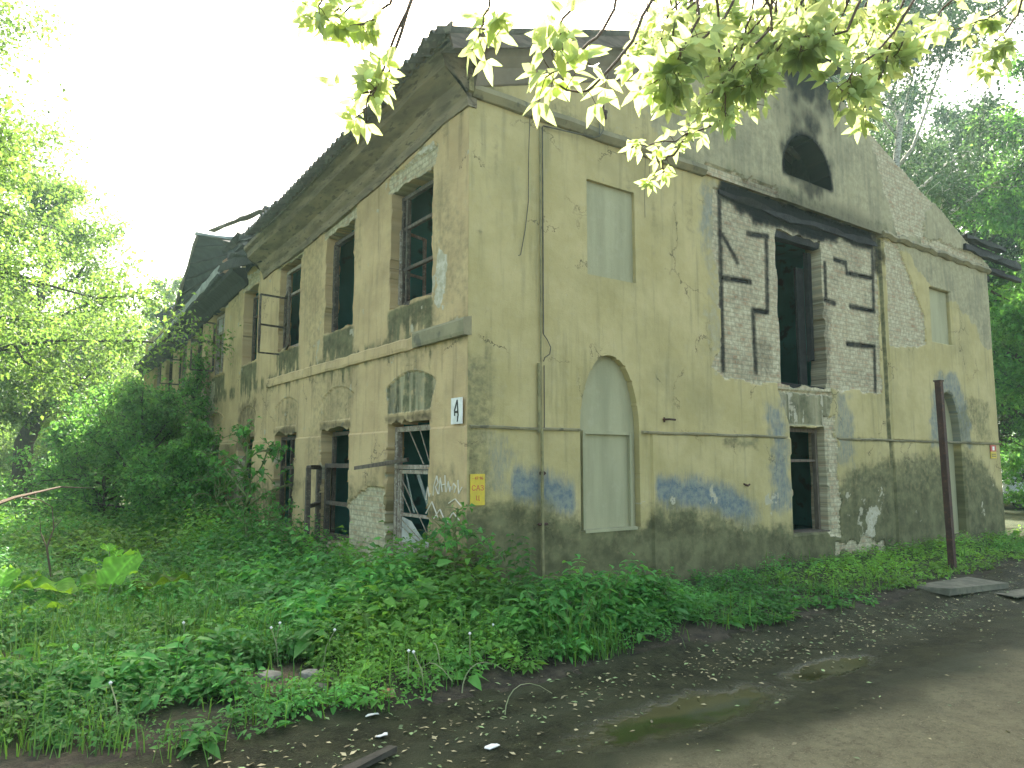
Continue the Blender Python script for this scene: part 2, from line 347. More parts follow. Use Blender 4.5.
def grid_wall(name, us, vs, holes, feats, masks, to3, thick, mat, top=None):
    U, V = np.meshgrid(us, vs, indexing='ij'); U = U.copy(); V = V.copy(); done = np.zeros(U.shape, bool)
    du = np.gradient(us)[:, None] * np.ones_like(U); dv = np.gradient(vs)[None, :] * np.ones_like(U)
    polys = list(holes) + [p for p, d in feats] + ([top] if top else [])
    U0, V0 = U.copy(), V.copy()
    for p in polys:
        pa = np.array(p); m = (U0 > pa[:, 0].min() - .1) & (U0 < pa[:, 0].max() + .1) & (V0 > pa[:, 1].min() - .1) & (V0 < pa[:, 1].max() + .1) & ~done
        idx = np.nonzero(m)
        d, bx, by = polydist(U0[idx], V0[idx], p)
        k = (np.abs(bx - U0[idx]) < 0.51 * du[idx]) & (np.abs(by - V0[idx]) < 0.51 * dv[idx])
        ii = (idx[0][k], idx[1][k]); U[ii] = bx[k]; V[ii] = by[k]; done[ii] = True
    cu = (U[:-1, :-1] + U[1:, :-1] + U[1:, 1:] + U[:-1, 1:]) / 4; cv = (V[:-1, :-1] + V[1:, :-1] + V[1:, 1:] + V[:-1, 1:]) / 4
    keep = np.ones(cu.shape, bool)
    for p in holes: keep &= ~inpoly(cu, cv, p)
    if top: keep &= inpoly(cu, cv, top)
    W, P = masks(U, V)
    D = 0.03 * sstep(.45, .55, W[0] + (fbm(U * 9, V * 9, 5) - .5) * .4) + 0.012 * (fbm(U * 1.2, V * 1.2, 9, 3) - .5) + 0.006 * (fbm(U * 14, V * 14, 3) - .5)
    for p, d in feats:
        D = D + np.where(inpoly(U, V, p) & ~done, d, 0.0)
    nu, nv = U.shape; idx = np.arange(nu * nv).reshape(nu, nv)
    a, b, c, d_ = idx[:-1, :-1][keep], idx[1:, :-1][keep], idx[1:, 1:][keep], idx[:-1, 1:][keep]
    Qf = np.stack([a, b, c, d_], 1)
    # boundary edges -> reveals
    e = np.concatenate([Qf[:, [0, 1]], Qf[:, [1, 2]], Qf[:, [2, 3]], Qf[:, [3, 0]]])
    key = np.sort(e, 1); key = key[:, 0].astype(np.int64) * (nu * nv) + key[:, 1]
    uq, inv, cnt = np.unique(key, return_inverse=True, return_counts=True)
    be = e[cnt[inv] == 1]
    n = nu * nv
    F3 = to3(U.ravel(), V.ravel(), D.ravel()); bv = np.unique(be); mp = np.full(n, -1); mp[bv] = np.arange(len(bv)) + n
    B3 = to3(U.ravel()[bv], V.ravel()[bv], np.where(U.ravel()[bv] < us[0] + 1e-6, .002, thick))
    Qr = np.stack([be[:, 1], be[:, 0], mp[be[:, 0]], mp[be[:, 1]]], 1)
    wear = np.stack([w.ravel() for w in W], 1); paint = np.stack([w.ravel() for w in P], 1)
    # inner edge of the reveals keeps the wear of the rim with more cement
    wear = np.concatenate([wear, wear[bv]]); paint = np.concatenate([paint, paint[bv]])
    return mk(name, np.concatenate([F3, B3]), [Qf, Qr], mat, bld, attrs={'wear': wear, 'paint': paint})

def lin(a, b, st): return np.linspace(a, b, int(round((b - a) / st)) + 1)
def blob(U, V, poly, soft=0.12, seed=1, amp=0.16, freq=4.0):
    """1 inside a ragged outline, 0 outside"""
    d = sdf(U, V, poly) + (fbm(U * freq, V * freq, seed) - .5) * 2 * amp
    return sstep(-soft, soft, d)
def line_mask(U, V, pts, w, soft=0.05):
    d, _, _ = polydist(U, V, pts, False); return 1 - sstep(w, w + soft, d)

# ---------------------------------------------------------------- front wall (plane y = 0)
def arch_poly(cx, hw, z0, zs, zt, n=9):
    """pointed niche"""
    P = [(cx - hw, z0), (cx + hw, z0)]
    for i in range(n + 1):
        t = i / n; P.append((cx + hw * (1 - t ** 1.7), zs + (zt - zs) * math.sin(t * math.pi / 2) ** 0.95))
    for i in range(n - 1, -1, -1):
        t = i / n; P.append((cx - hw * (1 - t ** 1.7), zs + (zt - zs) * math.sin(t * math.pi / 2) ** 0.95))
    return P
niche1 = arch_poly(2.27, 0.54, 0.80, 2.15, 3.13); niche1_panel = rect(1.84, 2.70, 0.80, 2.09)
niche2 = arch_poly(12.12, 0.52, 0.15, 2.15, 3.17)
blind1 = rect(1.89, 2.80, 4.20, 5.53); blind2 = rect(11.58, 12.50, 4.22, 5.40)
updoor = jag(rect(6.2, 7.58, 2.97, 5.67), 0.025, 0.16, 4)
lodoor = jag(rect(6.34, 7.43, 0.50, 2.29), 0.012, 0.2, 5)
brick_area = [(4.55, 6.0), (5.55, 6.2), (7.75, 6.13), (9.5, 6.13), (9.42, 3.02), (8.24, 2.96), (6.13, 2.96), (5.37, 2.94), (4.65, 2.98), (4.36, 3.14), (4.66, 3.4), (4.62, 4.7), (4.48, 5.18)]
brick_right = [(9.78, 6.12), (10.23, 6.18), (10.53, 5.75), (10.94, 5.15), (11.25, 4.7), (11.28, 4.15), (10.8, 4.02), (9.75, 3.95)]
cem_right = [(10.62, 6.2), (14.6, 6.2), (14.7, 4.27), (14.1, 4.3), (13.56, 4.83), (12.76, 5.15), (11.47, 5.45), (10.95, 5.81)]
chases = [[(4.74, 5.94), (4.70, 3.12)], [(4.74, 4.58), (5.46, 4.62)], [(5.45, 5.43), (5.98, 5.48)], [(5.95, 5.47), (5.90, 4.17)], [(5.51, 4.15), (5.90, 4.17)], [(5.51, 4.15), (5.53, 3.13)],
          [(4.8, 5.29), (5.14, 4.9)], [(9.40, 6.02), (9.32, 4.6)], [(9.27, 3.86), (9.22, 3.04)], [(8.42, 5.22), (9.34, 5.26)], [(8.49, 4.59), (9.34, 4.6)], [(8.32, 3.86), (9.28, 3.9)], [(7.63, 4.61), (7.95, 4.58)], [(8.02, 5.42), (8.40, 5.40)], [(8.38, 5.4), (8.44, 5.22)], [(7.69, 5.29), (7.68, 4.59)]]
vouss = [(6.05, 2.90), (7.72, 2.93), (7.60, 2.62), (7.43, 2.30), (6.34, 2.30), (6.2, 2.6)]
def front_masks(U, V):
    n1 = fbm(U * 1.1, V * 1.1, 21); n2 = fbm(U * 3.5, V * 3.5, 22); nv = fbm(U * 5, V * .5, 23)
    brick = blob(U, V, brick_area, .05, 31, .09); brick = np.maximum(brick, blob(U, V, brick_right, .05, 32, .07))
    rim = blob(U, V, rect(7.36, 7.72, .4, 2.5), .06, 33, .1) * .75
    brick = np.maximum(brick, rim); brick = np.maximum(brick, blob(U, V, rect(6.1, 7.7, 2.85, 3.05), .05, 34, .06))
    brick = np.maximum(brick, .6 * blob(U, V, rect(7.5, 9.2, .05, .32), .1, 35, .2))
    soot = .95 * blob(U, V, [(4.7, 5.98), (5.6, 5.62), (6.3, 5.72), (7.6, 5.62), (8.3, 5.78), (9.5, 5.75), (9.55, 6.3), (4.7, 6.3)], .14, 36, .14)
    soot = np.maximum(soot, .75 * blob(U, V, rect(9.3, 9.75, 5.3, 6.3), .2, 37, .2))
    soot = np.maximum(soot, .5 * blob(U, V, rect(7.45, 7.75, 3.0, 4.6), .12, 38, .15))
    soot = np.maximum(soot, .34 * blob(U, V, brick_area, .1, 46, .1) * sstep(.42, .7, fbm(U * 1.3, V * 1.3, 47))); soot = np.maximum(soot, .45 * blob(U, V, rect(5.5, 6.0, 3.1, 3.7), .15, 39, .15)); soot = np.maximum(soot, .3 * blob(U, V, rect(8.2, 9.2, 3.0, 3.5), .2, 40, .2))
    for c in chases: soot = np.maximum(soot, .8 * line_mask(U, V, c, .02, .09))
    # damp foot of the wall
    hgt = np.interp(U, [0, .3, 1.0, 1.7, 2.9, 3.1, 4.4, 5.2, 6.2, 7.4, 8.2, 9.4, 9.7, 11, 13, 13.9, 14.5], [1.15, 1.15, 1.1, 1.0, .75, 1.08, 1.0, .78, .72, 1.05, 1.6, 1.85, 1.75, 1.95, 1.85, 1.3, .9])
    damp = sstep(.30, -.30, V - hgt - (n1 - .5) * .9 - (n2 - .5) * .35) * np.interp(V, [0, .8, 2], [.95, .85, .62])
    damp = np.maximum(damp, .50 * sstep(.12, 0, np.abs(V - 2.09)) * sstep(.35, .65, n1))
    damp = np.maximum(damp, .55 * sstep(.5, 0, np.abs(U - .12)) * sstep(.45, .6, fbm(U * 3, V * .8, 41)) * (V < 4.5))
    damp = np.maximum(damp, .65 * blob(U, V, vouss, .05, 42, .04) * sstep(.3, .6, nv)); 
    damp = np.maximum(damp, .75 * blob(U, V, rect(9.52, 9.68, .1, 6.1), .03, 43, .03)); damp = np.maximum(damp, .55 * blob(U, V, rect(4.5, 5.4, 1.85, 2.1), .1, 44, .12))
    damp = np.maximum(damp, .5 * blob(U, V, rect(12.5, 14.0, 2.2, 3.0), .3, 45, .5)); damp = np.maximum(damp, .45 * sstep(.5, .75, nv) * sstep(6.3, 5.2, V) * sstep(3.8, 6.0, V))
    bt = hgt + .28
    blue = sstep(.50, .02, np.abs(V - bt + .05 - (n1 - .5) * .6)) * np.clip(sstep(.55, .7, U) * sstep(1.75, 1.55, U) + sstep(3.0, 3.15, U) * sstep(5.9, 4.8, U), 0, 1)
    blue = np.maximum(blue, .75 * blob(U, V, rect(5.7, 6.3, .9, 2.7), .2, 51, .25)); blue = np.maximum(blue, .62 * blob(U, V, rect(7.7, 8.3, 1.6, 2.9), .2, 52, .3))
    blue = np.maximum(blue, .72 * blob(U, V, arch_poly(12.15, .95, 2.0, 2.4, 3.6), .15, 53, .25)); blue = np.maximum(blue, .6 * blob(U, V, rect(4.25, 4.6, 4.9, 6.0), .2, 54, .25))
    blue = np.maximum(blue, .55 * blob(U, V, rect(.3, .6, 1.3, 2.0), .2, 55, .25))
    cem = blob(U, V, cem_right, .08, 56, .16); cem = np.maximum(cem, .75 * blob(U, V, rect(10.3, 14.5, 5.95, 6.2), .1, 57, .1)); cem = np.maximum(cem, .9 * blob(U, V, vouss, .04, 58, .03))
    cem = np.maximum(cem, .55 * blob(U, V, rect(4.3, 4.7, 3.0, 6.2), .15, 59, .2))
    pale = .55 * sstep(.62, .8, n2) * sstep(1.7, 1.2, V) * sstep(.2, .6, V); pale = np.maximum(pale, .6 * blob(U, V, rect(8.3, 9.0, .2, .9), .2, 60, .3)); pale = np.maximum(pale, .55 * blob(U, V, vouss, .05, 61, .05) * sstep(.55, .7, nv))
    return (brick, soot, damp), (blue, cem, pale)
us = np.concatenate([lin(0, 5, .032), lin(5, 10, .038)[1:], lin(10, BW, .045)[1:]]); vs = lin(-.35, 6.2, .034)
feats = [(rect(-.1, 3.02, -.4, 2.10), .0), (rect(3.02, 14.6, -.4, 2.10), -.035), (rect(9.52, 9.66, 2.1, 6.2), .035), (rect(9.70, 14.6, 2.1, 6.3), -.03), (rect(9.55, 9.66, -.4, 2.1), .03), (vouss, .035)] + [([(a[0] - .028, a[1] - .028), (b[0] + .028, b[1] - .028), (b[0] + .028, b[1] + .028), (a[0] - .028, a[1] + .028)], .07) for a, b in chases]
front = grid_wall('front_wall', us, vs, [niche1, niche2, blind1, blind2, updoor, lodoor], feats, front_masks,
                  lambda u, v, d: np.stack([u, d, v], 1), .34, M['front'])
front['label'] = 'yellow plaster gable end wall with a large patch of bare brick around the upper doorway'
# blind panels at the back of their recesses
def panel(name, poly, depth, mat, axis=0):
    mb = MB(); to3 = (lambda a, b, d: (a, d, b)) if axis == 0 else (lambda a, b, d: (d, a, b))
    mb.prism(poly, to3, depth, depth + .06); return mb.build(name, mat, bld)
def grow(p, g):
    c = np.mean(p, 0); return [tuple(np.array(q) + (np.array(q) - c) / np.linalg.norm(np.array(q) - c) * g) for q in p]
panel('blind_window', grow(blind1, .05), .055, M['niche']); panel('blind_window', grow(blind2, .05), .06, M['niche'])
a1 = panel('blind_arch', grow(niche1, .05), .10, M['niche']); a2 = panel('blind_arch', grow(niche2, .05), .16, M['niche'])
mb = MB(); mb.box((1.86, .055, 2.055), (2.69, .097, 2.10)).box((1.82, .05, .80), (1.865, .097, 2.10)).box((2.675, .05, .80), (2.72, .097, 2.10)).box((1.80, -.01, .775), (2.74, .097, .815)); mb.build('panel_frame', M['niche'], a1)
# string ledge and foot of the wall
mb = MB(); mb.sweep([(.06, 2.075), (-.028, 2.085), (-.036, 2.11), (.06, 2.135)], lambda t, a, b: (t, a + .006 * math.sin(t * 9), b + .004 * math.sin(t * 5)), list(lin(.03, 1.72, .1))).sweep([(.05, 2.075), (-.055, 2.082), (-.060, 2.105), (.05, 2.13)], lambda t, a, b: (t, a + .006 * math.sin(t * 9), b + .004 * math.sin(t * 5)), list(lin(2.85, 6.2, .1)))
mb.sweep([(.05, 2.075), (-.055, 2.082), (-.060, 2.105), (.05, 2.13)], lambda t, a, b: (t, a + .006 * math.sin(t * 9), b + .006 * math.sin(t * 5)), list(lin(7.75, BW + .02, .1)))
mb.build('string_ledge', M['trim'], bld)
mb = MB(); mb.sweep([(.1, -.45), (-.13, -.45), (-.13, -.06), (-.10, .0), (.1, .03)], lambda t, a, b: (t, a + .012 * math.sin(t * 4) + .01 * math.sin(t * 13), b + .015 * math.sin(t * 3.1)), list(lin(.01, BW + .1, .12)))
mb.build('plinth', M['concrete'], bld)

# ---------------------------------------------------------------- gable
def zwall(x): return 6.35 + .36 * min(x, BW - x)
gtop = [(-.05, 6.17), (BW + .02, 6.17), (BW + .02, 6.33), (BW / 2, 6.35 + .36 * BW / 2), (-.05, 6.33)]
gtop = [gtop[0], gtop[1]] + jag(gtop[2:4], .02, .3, 8)[:25] + [gtop[3], gtop[4]]
garch = [(6.37, 6.66), (7.86, 6.66)] + [(7.115 + .745 * math.cos(t), 6.72 + .80 * math.sin(t)) for t in np.linspace(0, math.pi, 15)]
gb = [(9.34, 8.27), (9.99, 8.23), (11.9, 7.4), (11.4, 6.82), (11.3, 6.4), (10.34, 6.26), (9.76, 7.14)]
def gable_masks(U, V):
    n1 = fbm(U * 1.1, V * 1.1, 71); nv = fbm(U * 4, V * .5, 72)
    brick = blob(U, V, gb, .07, 73, .14); brick = np.maximum(brick, .75 * blob(U, V, rect(11.2, 14.2, 6.17, 6.45), .08, 74, .12)); brick = np.maximum(brick, .7 * blob(U, V, rect(4.3, 6.2, 6.1, 6.35), .06, 75, .12))
    ns = fbm(U * 2.6, V * 1.2, 76); soot = .95 * sstep(1.2, .1, np.abs(U - 7.15 - .1 * (V - 7)) + (n1 - .5) * 1.6 + (ns - .5) * .9) * sstep(7.0, 7.9, V)
    d = np.hypot((U - 7.12) / 1.0, (V - 7.0) / 1.0); soot = np.maximum(soot, .72 * sstep(1.15, .68, d + (n1 - .5) * .7 + (ns - .5) * .9 + .25 * (V < 6.9))); soot = np.maximum(soot, .55 * sstep(6.75, 6.2, V + (n1 - .5) * .3) * sstep(4.6, 5.4, U) * sstep(10.2, 9.2, U))
    soot = np.maximum(soot, .95 * sstep(.10, .02, polydist(U, V, garch)[0]) * sstep(6.45, 6.75, V)); soot = np.maximum(soot, .9 * sstep(8.1, 8.7, V + (ns - .5)) * sstep(1.6, .6, np.abs(U - 7.2)))
    damp = .28 * sstep(.5, .72, nv) + .4 * sstep(.25, 0, np.abs(V - 6.3)) * sstep(.4, .6, n1)
    cem = np.full_like(U, .95) * sstep(2.5, 4.2, U + (V - 6.2) * .6 + (n1 - .5)); cem = np.maximum(cem, .35)
    return (brick, soot, np.clip(damp, 0, .8)), (0 * U, cem, .3 * sstep(.6, .75, n1))
gab = grid_wall('gable', lin(-.05, BW + .05, .05), lin(6.17, 9.1, .045), [garch], [], gable_masks, lambda u, v, d: np.stack([u, d - .075, v], 1), .4, M['front'], top=gtop)
gab['label'] = 'grey cement gable with a sooty half round window and brick along its right slope'
mb = MB(); mb.sweep([(.3, 6.10), (-.05, 6.12), (-.11, 6.19), (-.10, 6.26), (.3, 6.30)], lambda t, a, b: (t, a + .008 * math.sin(t * 7), b + .006 * math.sin(t * 5)), list(lin(.02, 4.3, .1)))
mb.build('gable_cornice', M['trim'], bld); mb = MB(); mb.sweep([(.3, 6.12), (-.06, 6.13), (-.12, 6.19), (-.10, 6.25), (.3, 6.28)], lambda t, a, b: (t, a + .02 * math.sin(t * 7), b + .016 * math.sin(t * 11)), list(lin(9.6, BW + .1, .1)))
mb.build('gable_cornice', M['trim'], bld)

# ---------------------------------------------------------------- side wall (plane x = 0)
win_y = [.88, 3.39, 5.86, 8.48, 11.25, 13.5, 15.4, 17.4, 19.5]; WW = [1.22, 1.2, 1.2, 1.1, 1.2, 1.0, 1.1, 1.1, 1.1]
up = [jag(rect(y, y + w, 3.84, 5.55 - .004 * y), .022, .13, 80 + i) for i, (y, w) in enumerate(zip(win_y, WW))]
lo = [jag(rect(y, y + w, .45, 2.22), .022, .13, 100 + i) for i, (y, w) in enumerate(zip(win_y, WW))]
def seg_arch(y, w, i):
    a, b = y - .16, y + w + .06
    return [(y + .02, 2.34), (y + w - .02, 2.34), (b, 2.72)] + [(a + (b - a) * (1 - t), 2.74 + .17 * math.sin(math.pi * t)) for t in np.linspace(.05, .95, 9)] + [(a, 2.72)]
arches = [seg_arch(y, w, i) for i, (y, w) in enumerate(zip(win_y, WW))]
side_brick = [(3.46, .93), (3.30, 1.06), (2.67, 1.32), (2.14, 1.34), (2.14, .3), (2.28, .2), (3.46, .3)]
def side_masks(U, V):
    n1 = fbm(U * 1.1, V * 1.1, 121); n2 = fbm(U * 3.5, V * 3.5, 122); nv = fbm(U * 6, V * .6, 123); nv2 = fbm(U * 11, V * .9, 124)
    brick = blob(U, V, side_brick, .05, 125, .06); soot = 0 * U; damp = 0 * U; pale = 0 * U; cem = 0 * U
    for i, (y, w) in enumerate(zip(win_y, WW)):
        top = 5.55
        brick = np.maximum(brick, .85 * blob(U, V, rect(y - .08, y + w + .14, top - .02, top + .26), .06, 130 + i, .12)); brick = np.maximum(brick, .55 * blob(U, V, rect(y + w - .02, y + w + .06, .6, 2.0), .05, 140 + i, .05))
        cem = np.maximum(cem, .85 * blob(U, V, rect(y - .05, y + w + .10, top, top + .12), .05, 150 + i, .09))
        pale = np.maximum(pale, .95 * sstep(.10, .03, np.abs(V - top - .24 - (n2 - .5) * .2)) * sstep(.08, 0, np.abs(U - y - w / 2) - w / 2))
        inx = sstep(.14, -.04, np.abs(U - y - w / 2) - w / 2)
        damp = np.maximum(damp, .85 * inx * sstep(3.86, 3.78, V) * sstep(2.95, 3.5, V + (nv2 - .5) * 1.3)); soot = np.maximum(soot, .22 * inx * sstep(3.86, 3.7, V) * sstep(3.2, 3.7, V + (nv2 - .5) * 1.6))
        am = blob(U, V, arches[i], .03, 160 + i, .02); damp = np.maximum(damp, (.72 if i == 0 else .38) * am * sstep(.40, .62, nv2 + .1)); cem = np.maximum(cem, (.6 if i == 0 else .36) * am); pale = np.maximum(pale, .55 * am * sstep(.58, .8, nv)); pale = np.maximum(pale, .5 * sstep(.03, .0, np.abs(sdf(U, V, arches[i]))) * (V > 2.5))
        soot = np.maximum(soot, .5 * am * sstep(.5, .75, nv) * (1 if i in (0, 3) else .5)); soot = np.maximum(soot, .6 * blob(U, V, rect(y - .02, y + w + .1, 2.2, 2.34), .05, 170 + i, .06))
        damp = np.maximum(damp, .7 * inx * sstep(.5, .42, V)); brick = np.maximum(brick, .62 * blob(U, V, rect(y, y + w, .1, .42), .06, 180 + i, .14))
    pale = np.maximum(pale, .75 * blob(U, V, [(.52, 3.5), (.7, 4.9), (.86, 4.0), (.95, 3.3), (.8, 3.2)], .05, 185, .2) * sstep(.45, .6, n2)); pale = np.maximum(pale, .5 * sstep(.66, .8, n2) * (V > 2.2))
    damp = np.maximum(damp, .75 * sstep(.26, .05, np.abs(V - 3.28)) * sstep(.3, .6, nv)); damp = np.maximum(damp, .62 * sstep(.45, .7, nv) * sstep(5.3, 6.2, V))
    damp = np.maximum(damp, .6 * sstep(1.9, 1.2, V + (n1 - .5) * 1.4) * sstep(.4, .6, n1 + .15 * (U < 3.4))); damp = np.maximum(damp, .8 * sstep(.55, .1, V + (n1 - .5) * .6))
    damp = np.maximum(damp, .32 * sstep(.5, .66, fbm(U * .7, V * .5, 190)) )
    brick = np.maximum(brick, blob(U, V, rect(9.55, 10.2, -.2, 1.75), .06, 191, .12)); brick = np.maximum(brick, blob(U, V, rect(12.2, 13.6, .2, 3.6), .1, 192, .3) * (U > 11.9))
    soot = np.maximum(soot, .5 * blob(U, V, rect(8.4, 9.7, 1.9, 3.0), .15, 193, .25)); soot = np.maximum(soot, .35 * sstep(.5, .8, n1) * (U > 11))
    return (brick, soot, np.clip(damp, 0, .95)), (0 * U, cem, pale)
us = np.concatenate([lin(0, 5, .032), lin(5, 10, .04)[1:], lin(10, BL, .07)[1:]])
def toside(u, v, d): return np.stack([d, u, v], 1)
sfe = [(rect(-.1, 23.1, -.4, 2.12), -.03)] + [(a, .018) for a in arches] + [(rect(10.05, 23.1, 2.15, 6.3), .04)]
side = grid_wall('side_wall', us, lin(-.35, 6.2, .034), up + lo, sfe, side_masks, toside, .25, M['side'])
# string course: a sound stretch at the corner, a battered one beyond
mb = MB(); mb.sweep([(.05, 3.18), (-.055, 3.18), (-.065, 3.22), (-.065, 3.36), (-.05, 3.39), (.05, 3.41)], lambda t, a, b: (a, t, b), list(lin(-.006, 1.28, .15)))
mb.build('string_course', M['trim'], bld); mb = MB(); mb.sweep([(.05, 3.17), (-.030, 3.18), (-.034, 3.22), (-.026, 3.33), (.05, 3.40)], lambda t, a, b: (a + .02 * (fbm(np.array(t * 5.), np.array(b * 9), 201) - .5) * 2, t, b + .02 * (fbm(np.array(t * 4.), np.array(a), 202) - .5)), list(lin(1.32, 7.65, .06)))
mb.build('string_course', M['side'], bld)

# eaves cornice along the side, sagging as measured
def zeave(y): return float(np.interp(y, [-.6, 0.6, 2.6, 5.5, 7.5, 9.5, 12, 15.5, 18.5, 23], [6.62, 6.62, 6.40, 6.22, 6.18, 6.05, 5.92, 5.62, 5.4, 5.3]))
prof = [(.1, -.62), (-.03, -.62), (-.05, -.50), (-.10, -.44), (-.14, -.34), (-.36, -.22), (-.38, -.10), (-.44, -.06), (-.45, .0), (.1, .05)]
mb = MB(); mb.sweep(prof, lambda t, a, b: (a + .004 * math.sin(t * 6), t, zeave(t) + b + .004 * math.sin(t * 4.3) + .008 * (fbm(np.array(t * 3.), np.array(b * 5), 203) - .5)), list(lin(-.02, 8.1, .09)))
mb.build('eaves_cornice', M['cornice'], bld); mb = MB(); mb.sweep([(.1, -.40), (-.02, -.40), (-.10, -.25), (-.32, -.12), (-.34, -.02), (.1, .0)], lambda t, a, b: (a, t, zeave(t) + b + .03 * (fbm(np.array(t * 3.), np.array(b * 5), 204) - .5)), list(lin(9.4, BL, .14)))
mb.build('eaves_cornice', M['sheet_dark'], bld)
# return of the cornice under the rake at the corner
mb = MB(); mb.sweep([(.02, -.50), (-.03, -.48), (-.10, -.30), (-.20, -.20), (-.24, -.05), (.02, .0)], lambda t, a, b: (t, a - .075, 6.70 + .352 * t + b), list(lin(.02, 5.2, .15)))
mb.build('raking_cornice', M['rake'], bld)

# ---------------------------------------------------------------- roof
def corr(name, y0, y1, x0, x1, zf, pitch=.18, amp=.040, mat='roof', st=.0245, nx=14, drop=None):
    ys = np.arange(y0, y1, st); xs = np.linspace(x0, x1, nx); Y, X = np.meshgrid(ys, xs, indexing='ij')
    Z = zf(X, Y) + amp * np.sin(Y / pitch * 2 * math.pi)
    sh = (np.floor(Y / 1.05)); off = (_hash(sh, sh * 0 + 3, 5) - .5) * .09; X = X + off * (X < x0 + .3)
    n = X.size; idx = np.arange(n).reshape(X.shape); Q = np.stack([idx[:-1, :-1], idx[1:, :-1], idx[1:, 1:], idx[:-1, 1:]], -1)
    if drop is not None: Q = Q[~drop(X[:-1, :-1], Y[:-1, :-1])]
    Q = Q.reshape(-1, 4); P = np.stack([X, Y, Z], -1).reshape(-1, 3)
    P2 = P.copy(); P2[:, 2] -= .014
    return mk(name, np.concatenate([P, P2]), [Q, Q[:, ::-1] + n, ], M[mat], bld)
def zroof(X, Y): return np.interp(Y, [-.6, .6, 2.6, 5.5, 9], [0, 0, -.18, -.34, -.42]) * np.clip(1 - X / 3, 0, 1) + 6.77 + .352 * X
corr('roof_sheets', -.46, 7.25, -.68, BW / 2, zroof, nx=30, drop=lambda X, Y: (Y > 6.75 + .3 * np.sin(X * 3) + .3 * np.sin(X * 7)) & (X > -.4))
corr('roof_sheets', .75, 8.6, BW / 2, BW - .5, lambda X, Y: 6.02 + .352 * (BW - X), nx=20)  # added unseen right slope, closes the burnt-open attic to daylight
corr('roof_sheets', 10.5, BL, 1.6, BW / 2, lambda X, Y: 6.5 + .352 * X - .03 * (Y - 10), nx=16)
corr('roof_sheets', 8.6, BL, BW / 2, BW, lambda X, Y: 6.45 + .352 * (BW - X) - .03 * (Y - 8.6), nx=16)
mb = MB()
mb.beam((-.50, -.40, 6.47), (BW / 2, -.40, 6.47 + .352 * (BW / 2 + .5)), .03, .17)
mb.build('barge_board', M['soffit'], bld)
mb = MB()
for k in range(3): mb.beam((-.45, -.335 + .115 * k, 6.52), (BW / 2, -.335 + .115 * k, 6.52 + .352 * (BW / 2 + .45)), .105, .025)
mb.build('soffit', M['soffit'], bld)
mb = MB(); mb.sweep([(-.50, -.06), (-.475, -.06), (-.475, .10), (-.50, .10)], lambda t, a, b: (a, t, zeave(t) + b), list(lin(-.4, 6.9, .2))); mb.build('fascia', M['wood'], bld)
# burnt ridge end and rafters at the apex
mb = MB(); mb.beam((7.25, -.35, 9.12), (7.25, 4, 9.12), .16, .2, .012); mb.build('ridge_beam', M['char'], bld)
for k in range(3):
    mb = MB(); mb.beam((7.1, .5 + k * .3, 9.1), (9.2 + k * .3, .5 + k * .3, 8.3 - .12 * k), .12, .14, .012); mb.build('rafter', M['char'], bld)
mb = MB(); mb.add([(7.0, -.42, 9.30), (8.1, -.40, 8.97), (7.9, .6, 9.03), (7.0, .7, 9.30), (7.0, -.42, 9.27), (8.1, -.40, 8.93), (7.9, .6, 8.99), (7.0, .7, 9.26)], [(0, 1, 2, 3), (7, 6, 5, 4), (0, 4, 5, 1), (1, 5, 6, 2)]); mb.build('roof_sheet', M['char'], bld)
# charred eave timbers sticking out at the far corner
ends = [((13.4, -.02, 6.84), (15.3, -.12, 6.80)), ((13.6, .1, 6.70), (15.5, .0, 6.64)), ((13.2, -.05, 6.54), (16.2, -.10, 6.52)), ((13.2, .25, 6.42), (16.0, .2, 6.38)), ((13.2, .05, 6.28), (16.3, -.05, 6.20)), ((13.2, .6, 6.42), (15.9, .5, 6.3))]
for i, (p, q) in enumerate(ends):
    mb = MB(); mb.beam(p, q, .15, .11 + .02 * (i % 3), .014); mb.build('charred_rafter', M['char'], bld)
# back and right hand walls, closed shell behind
mb = MB(); mb.box((BW - .35, .43, -.3), (BW - .003, BL, 6.15)).box((.43, BL - .3, -.3), (BW - .36, BL, 6.15)); mb.build('rear_wall', M['cornice'], bld)
mb = MB(); mb.box((.43, .46, .20), (BW - .36, BL - .31, .38)).box((.43, .46, 2.72), (BW - .36, BL - .31, 2.93)).box((.43, .46, 6.02), (BW - .36, BL - .31, 6.14)); mb.build('floor_slab', M['interior'], bld)
mb = MB()
for x in (3.6, 9.2):
    for z0, z1 in ((.385, 2.715), (2.935, 6.01)): mb.box((x, .47, z0), (x + .12, BL - .32, z1))
for y in (2.6, 5.3, 8.0, 10.6, 13.2, 16, 19):
    for z0, z1 in ((.385, 2.715), (2.935, 6.01)):
        mb.box((.44, y, z0), (3.59, y + .12, z1))
for z0, z1 in ((.385, 2.715), (2.935, 6.01)): mb.box((3.73, 3.9, z0), (9.19, 4.02, z1))
mb.build('partition', M['interior'], bld)
# added black box behind the gable window, shuts out light so it stays dark
mb = MB(); mb.box((5.4, 1.4, 6.15), (9.0, 1.5, 8.35)).box((5.4, .42, 6.15), (5.5, 1.39, 8.2)).box((8.9, .42, 6.15), (9.0, 1.39, 8.0)).box((5.4, .42, 6.05), (9.0, 1.5, 6.149)).box((5.4,.42,8.36),(9.0,1.5,8.4)); mb.build('attic_light_screen', M['char'], bld)

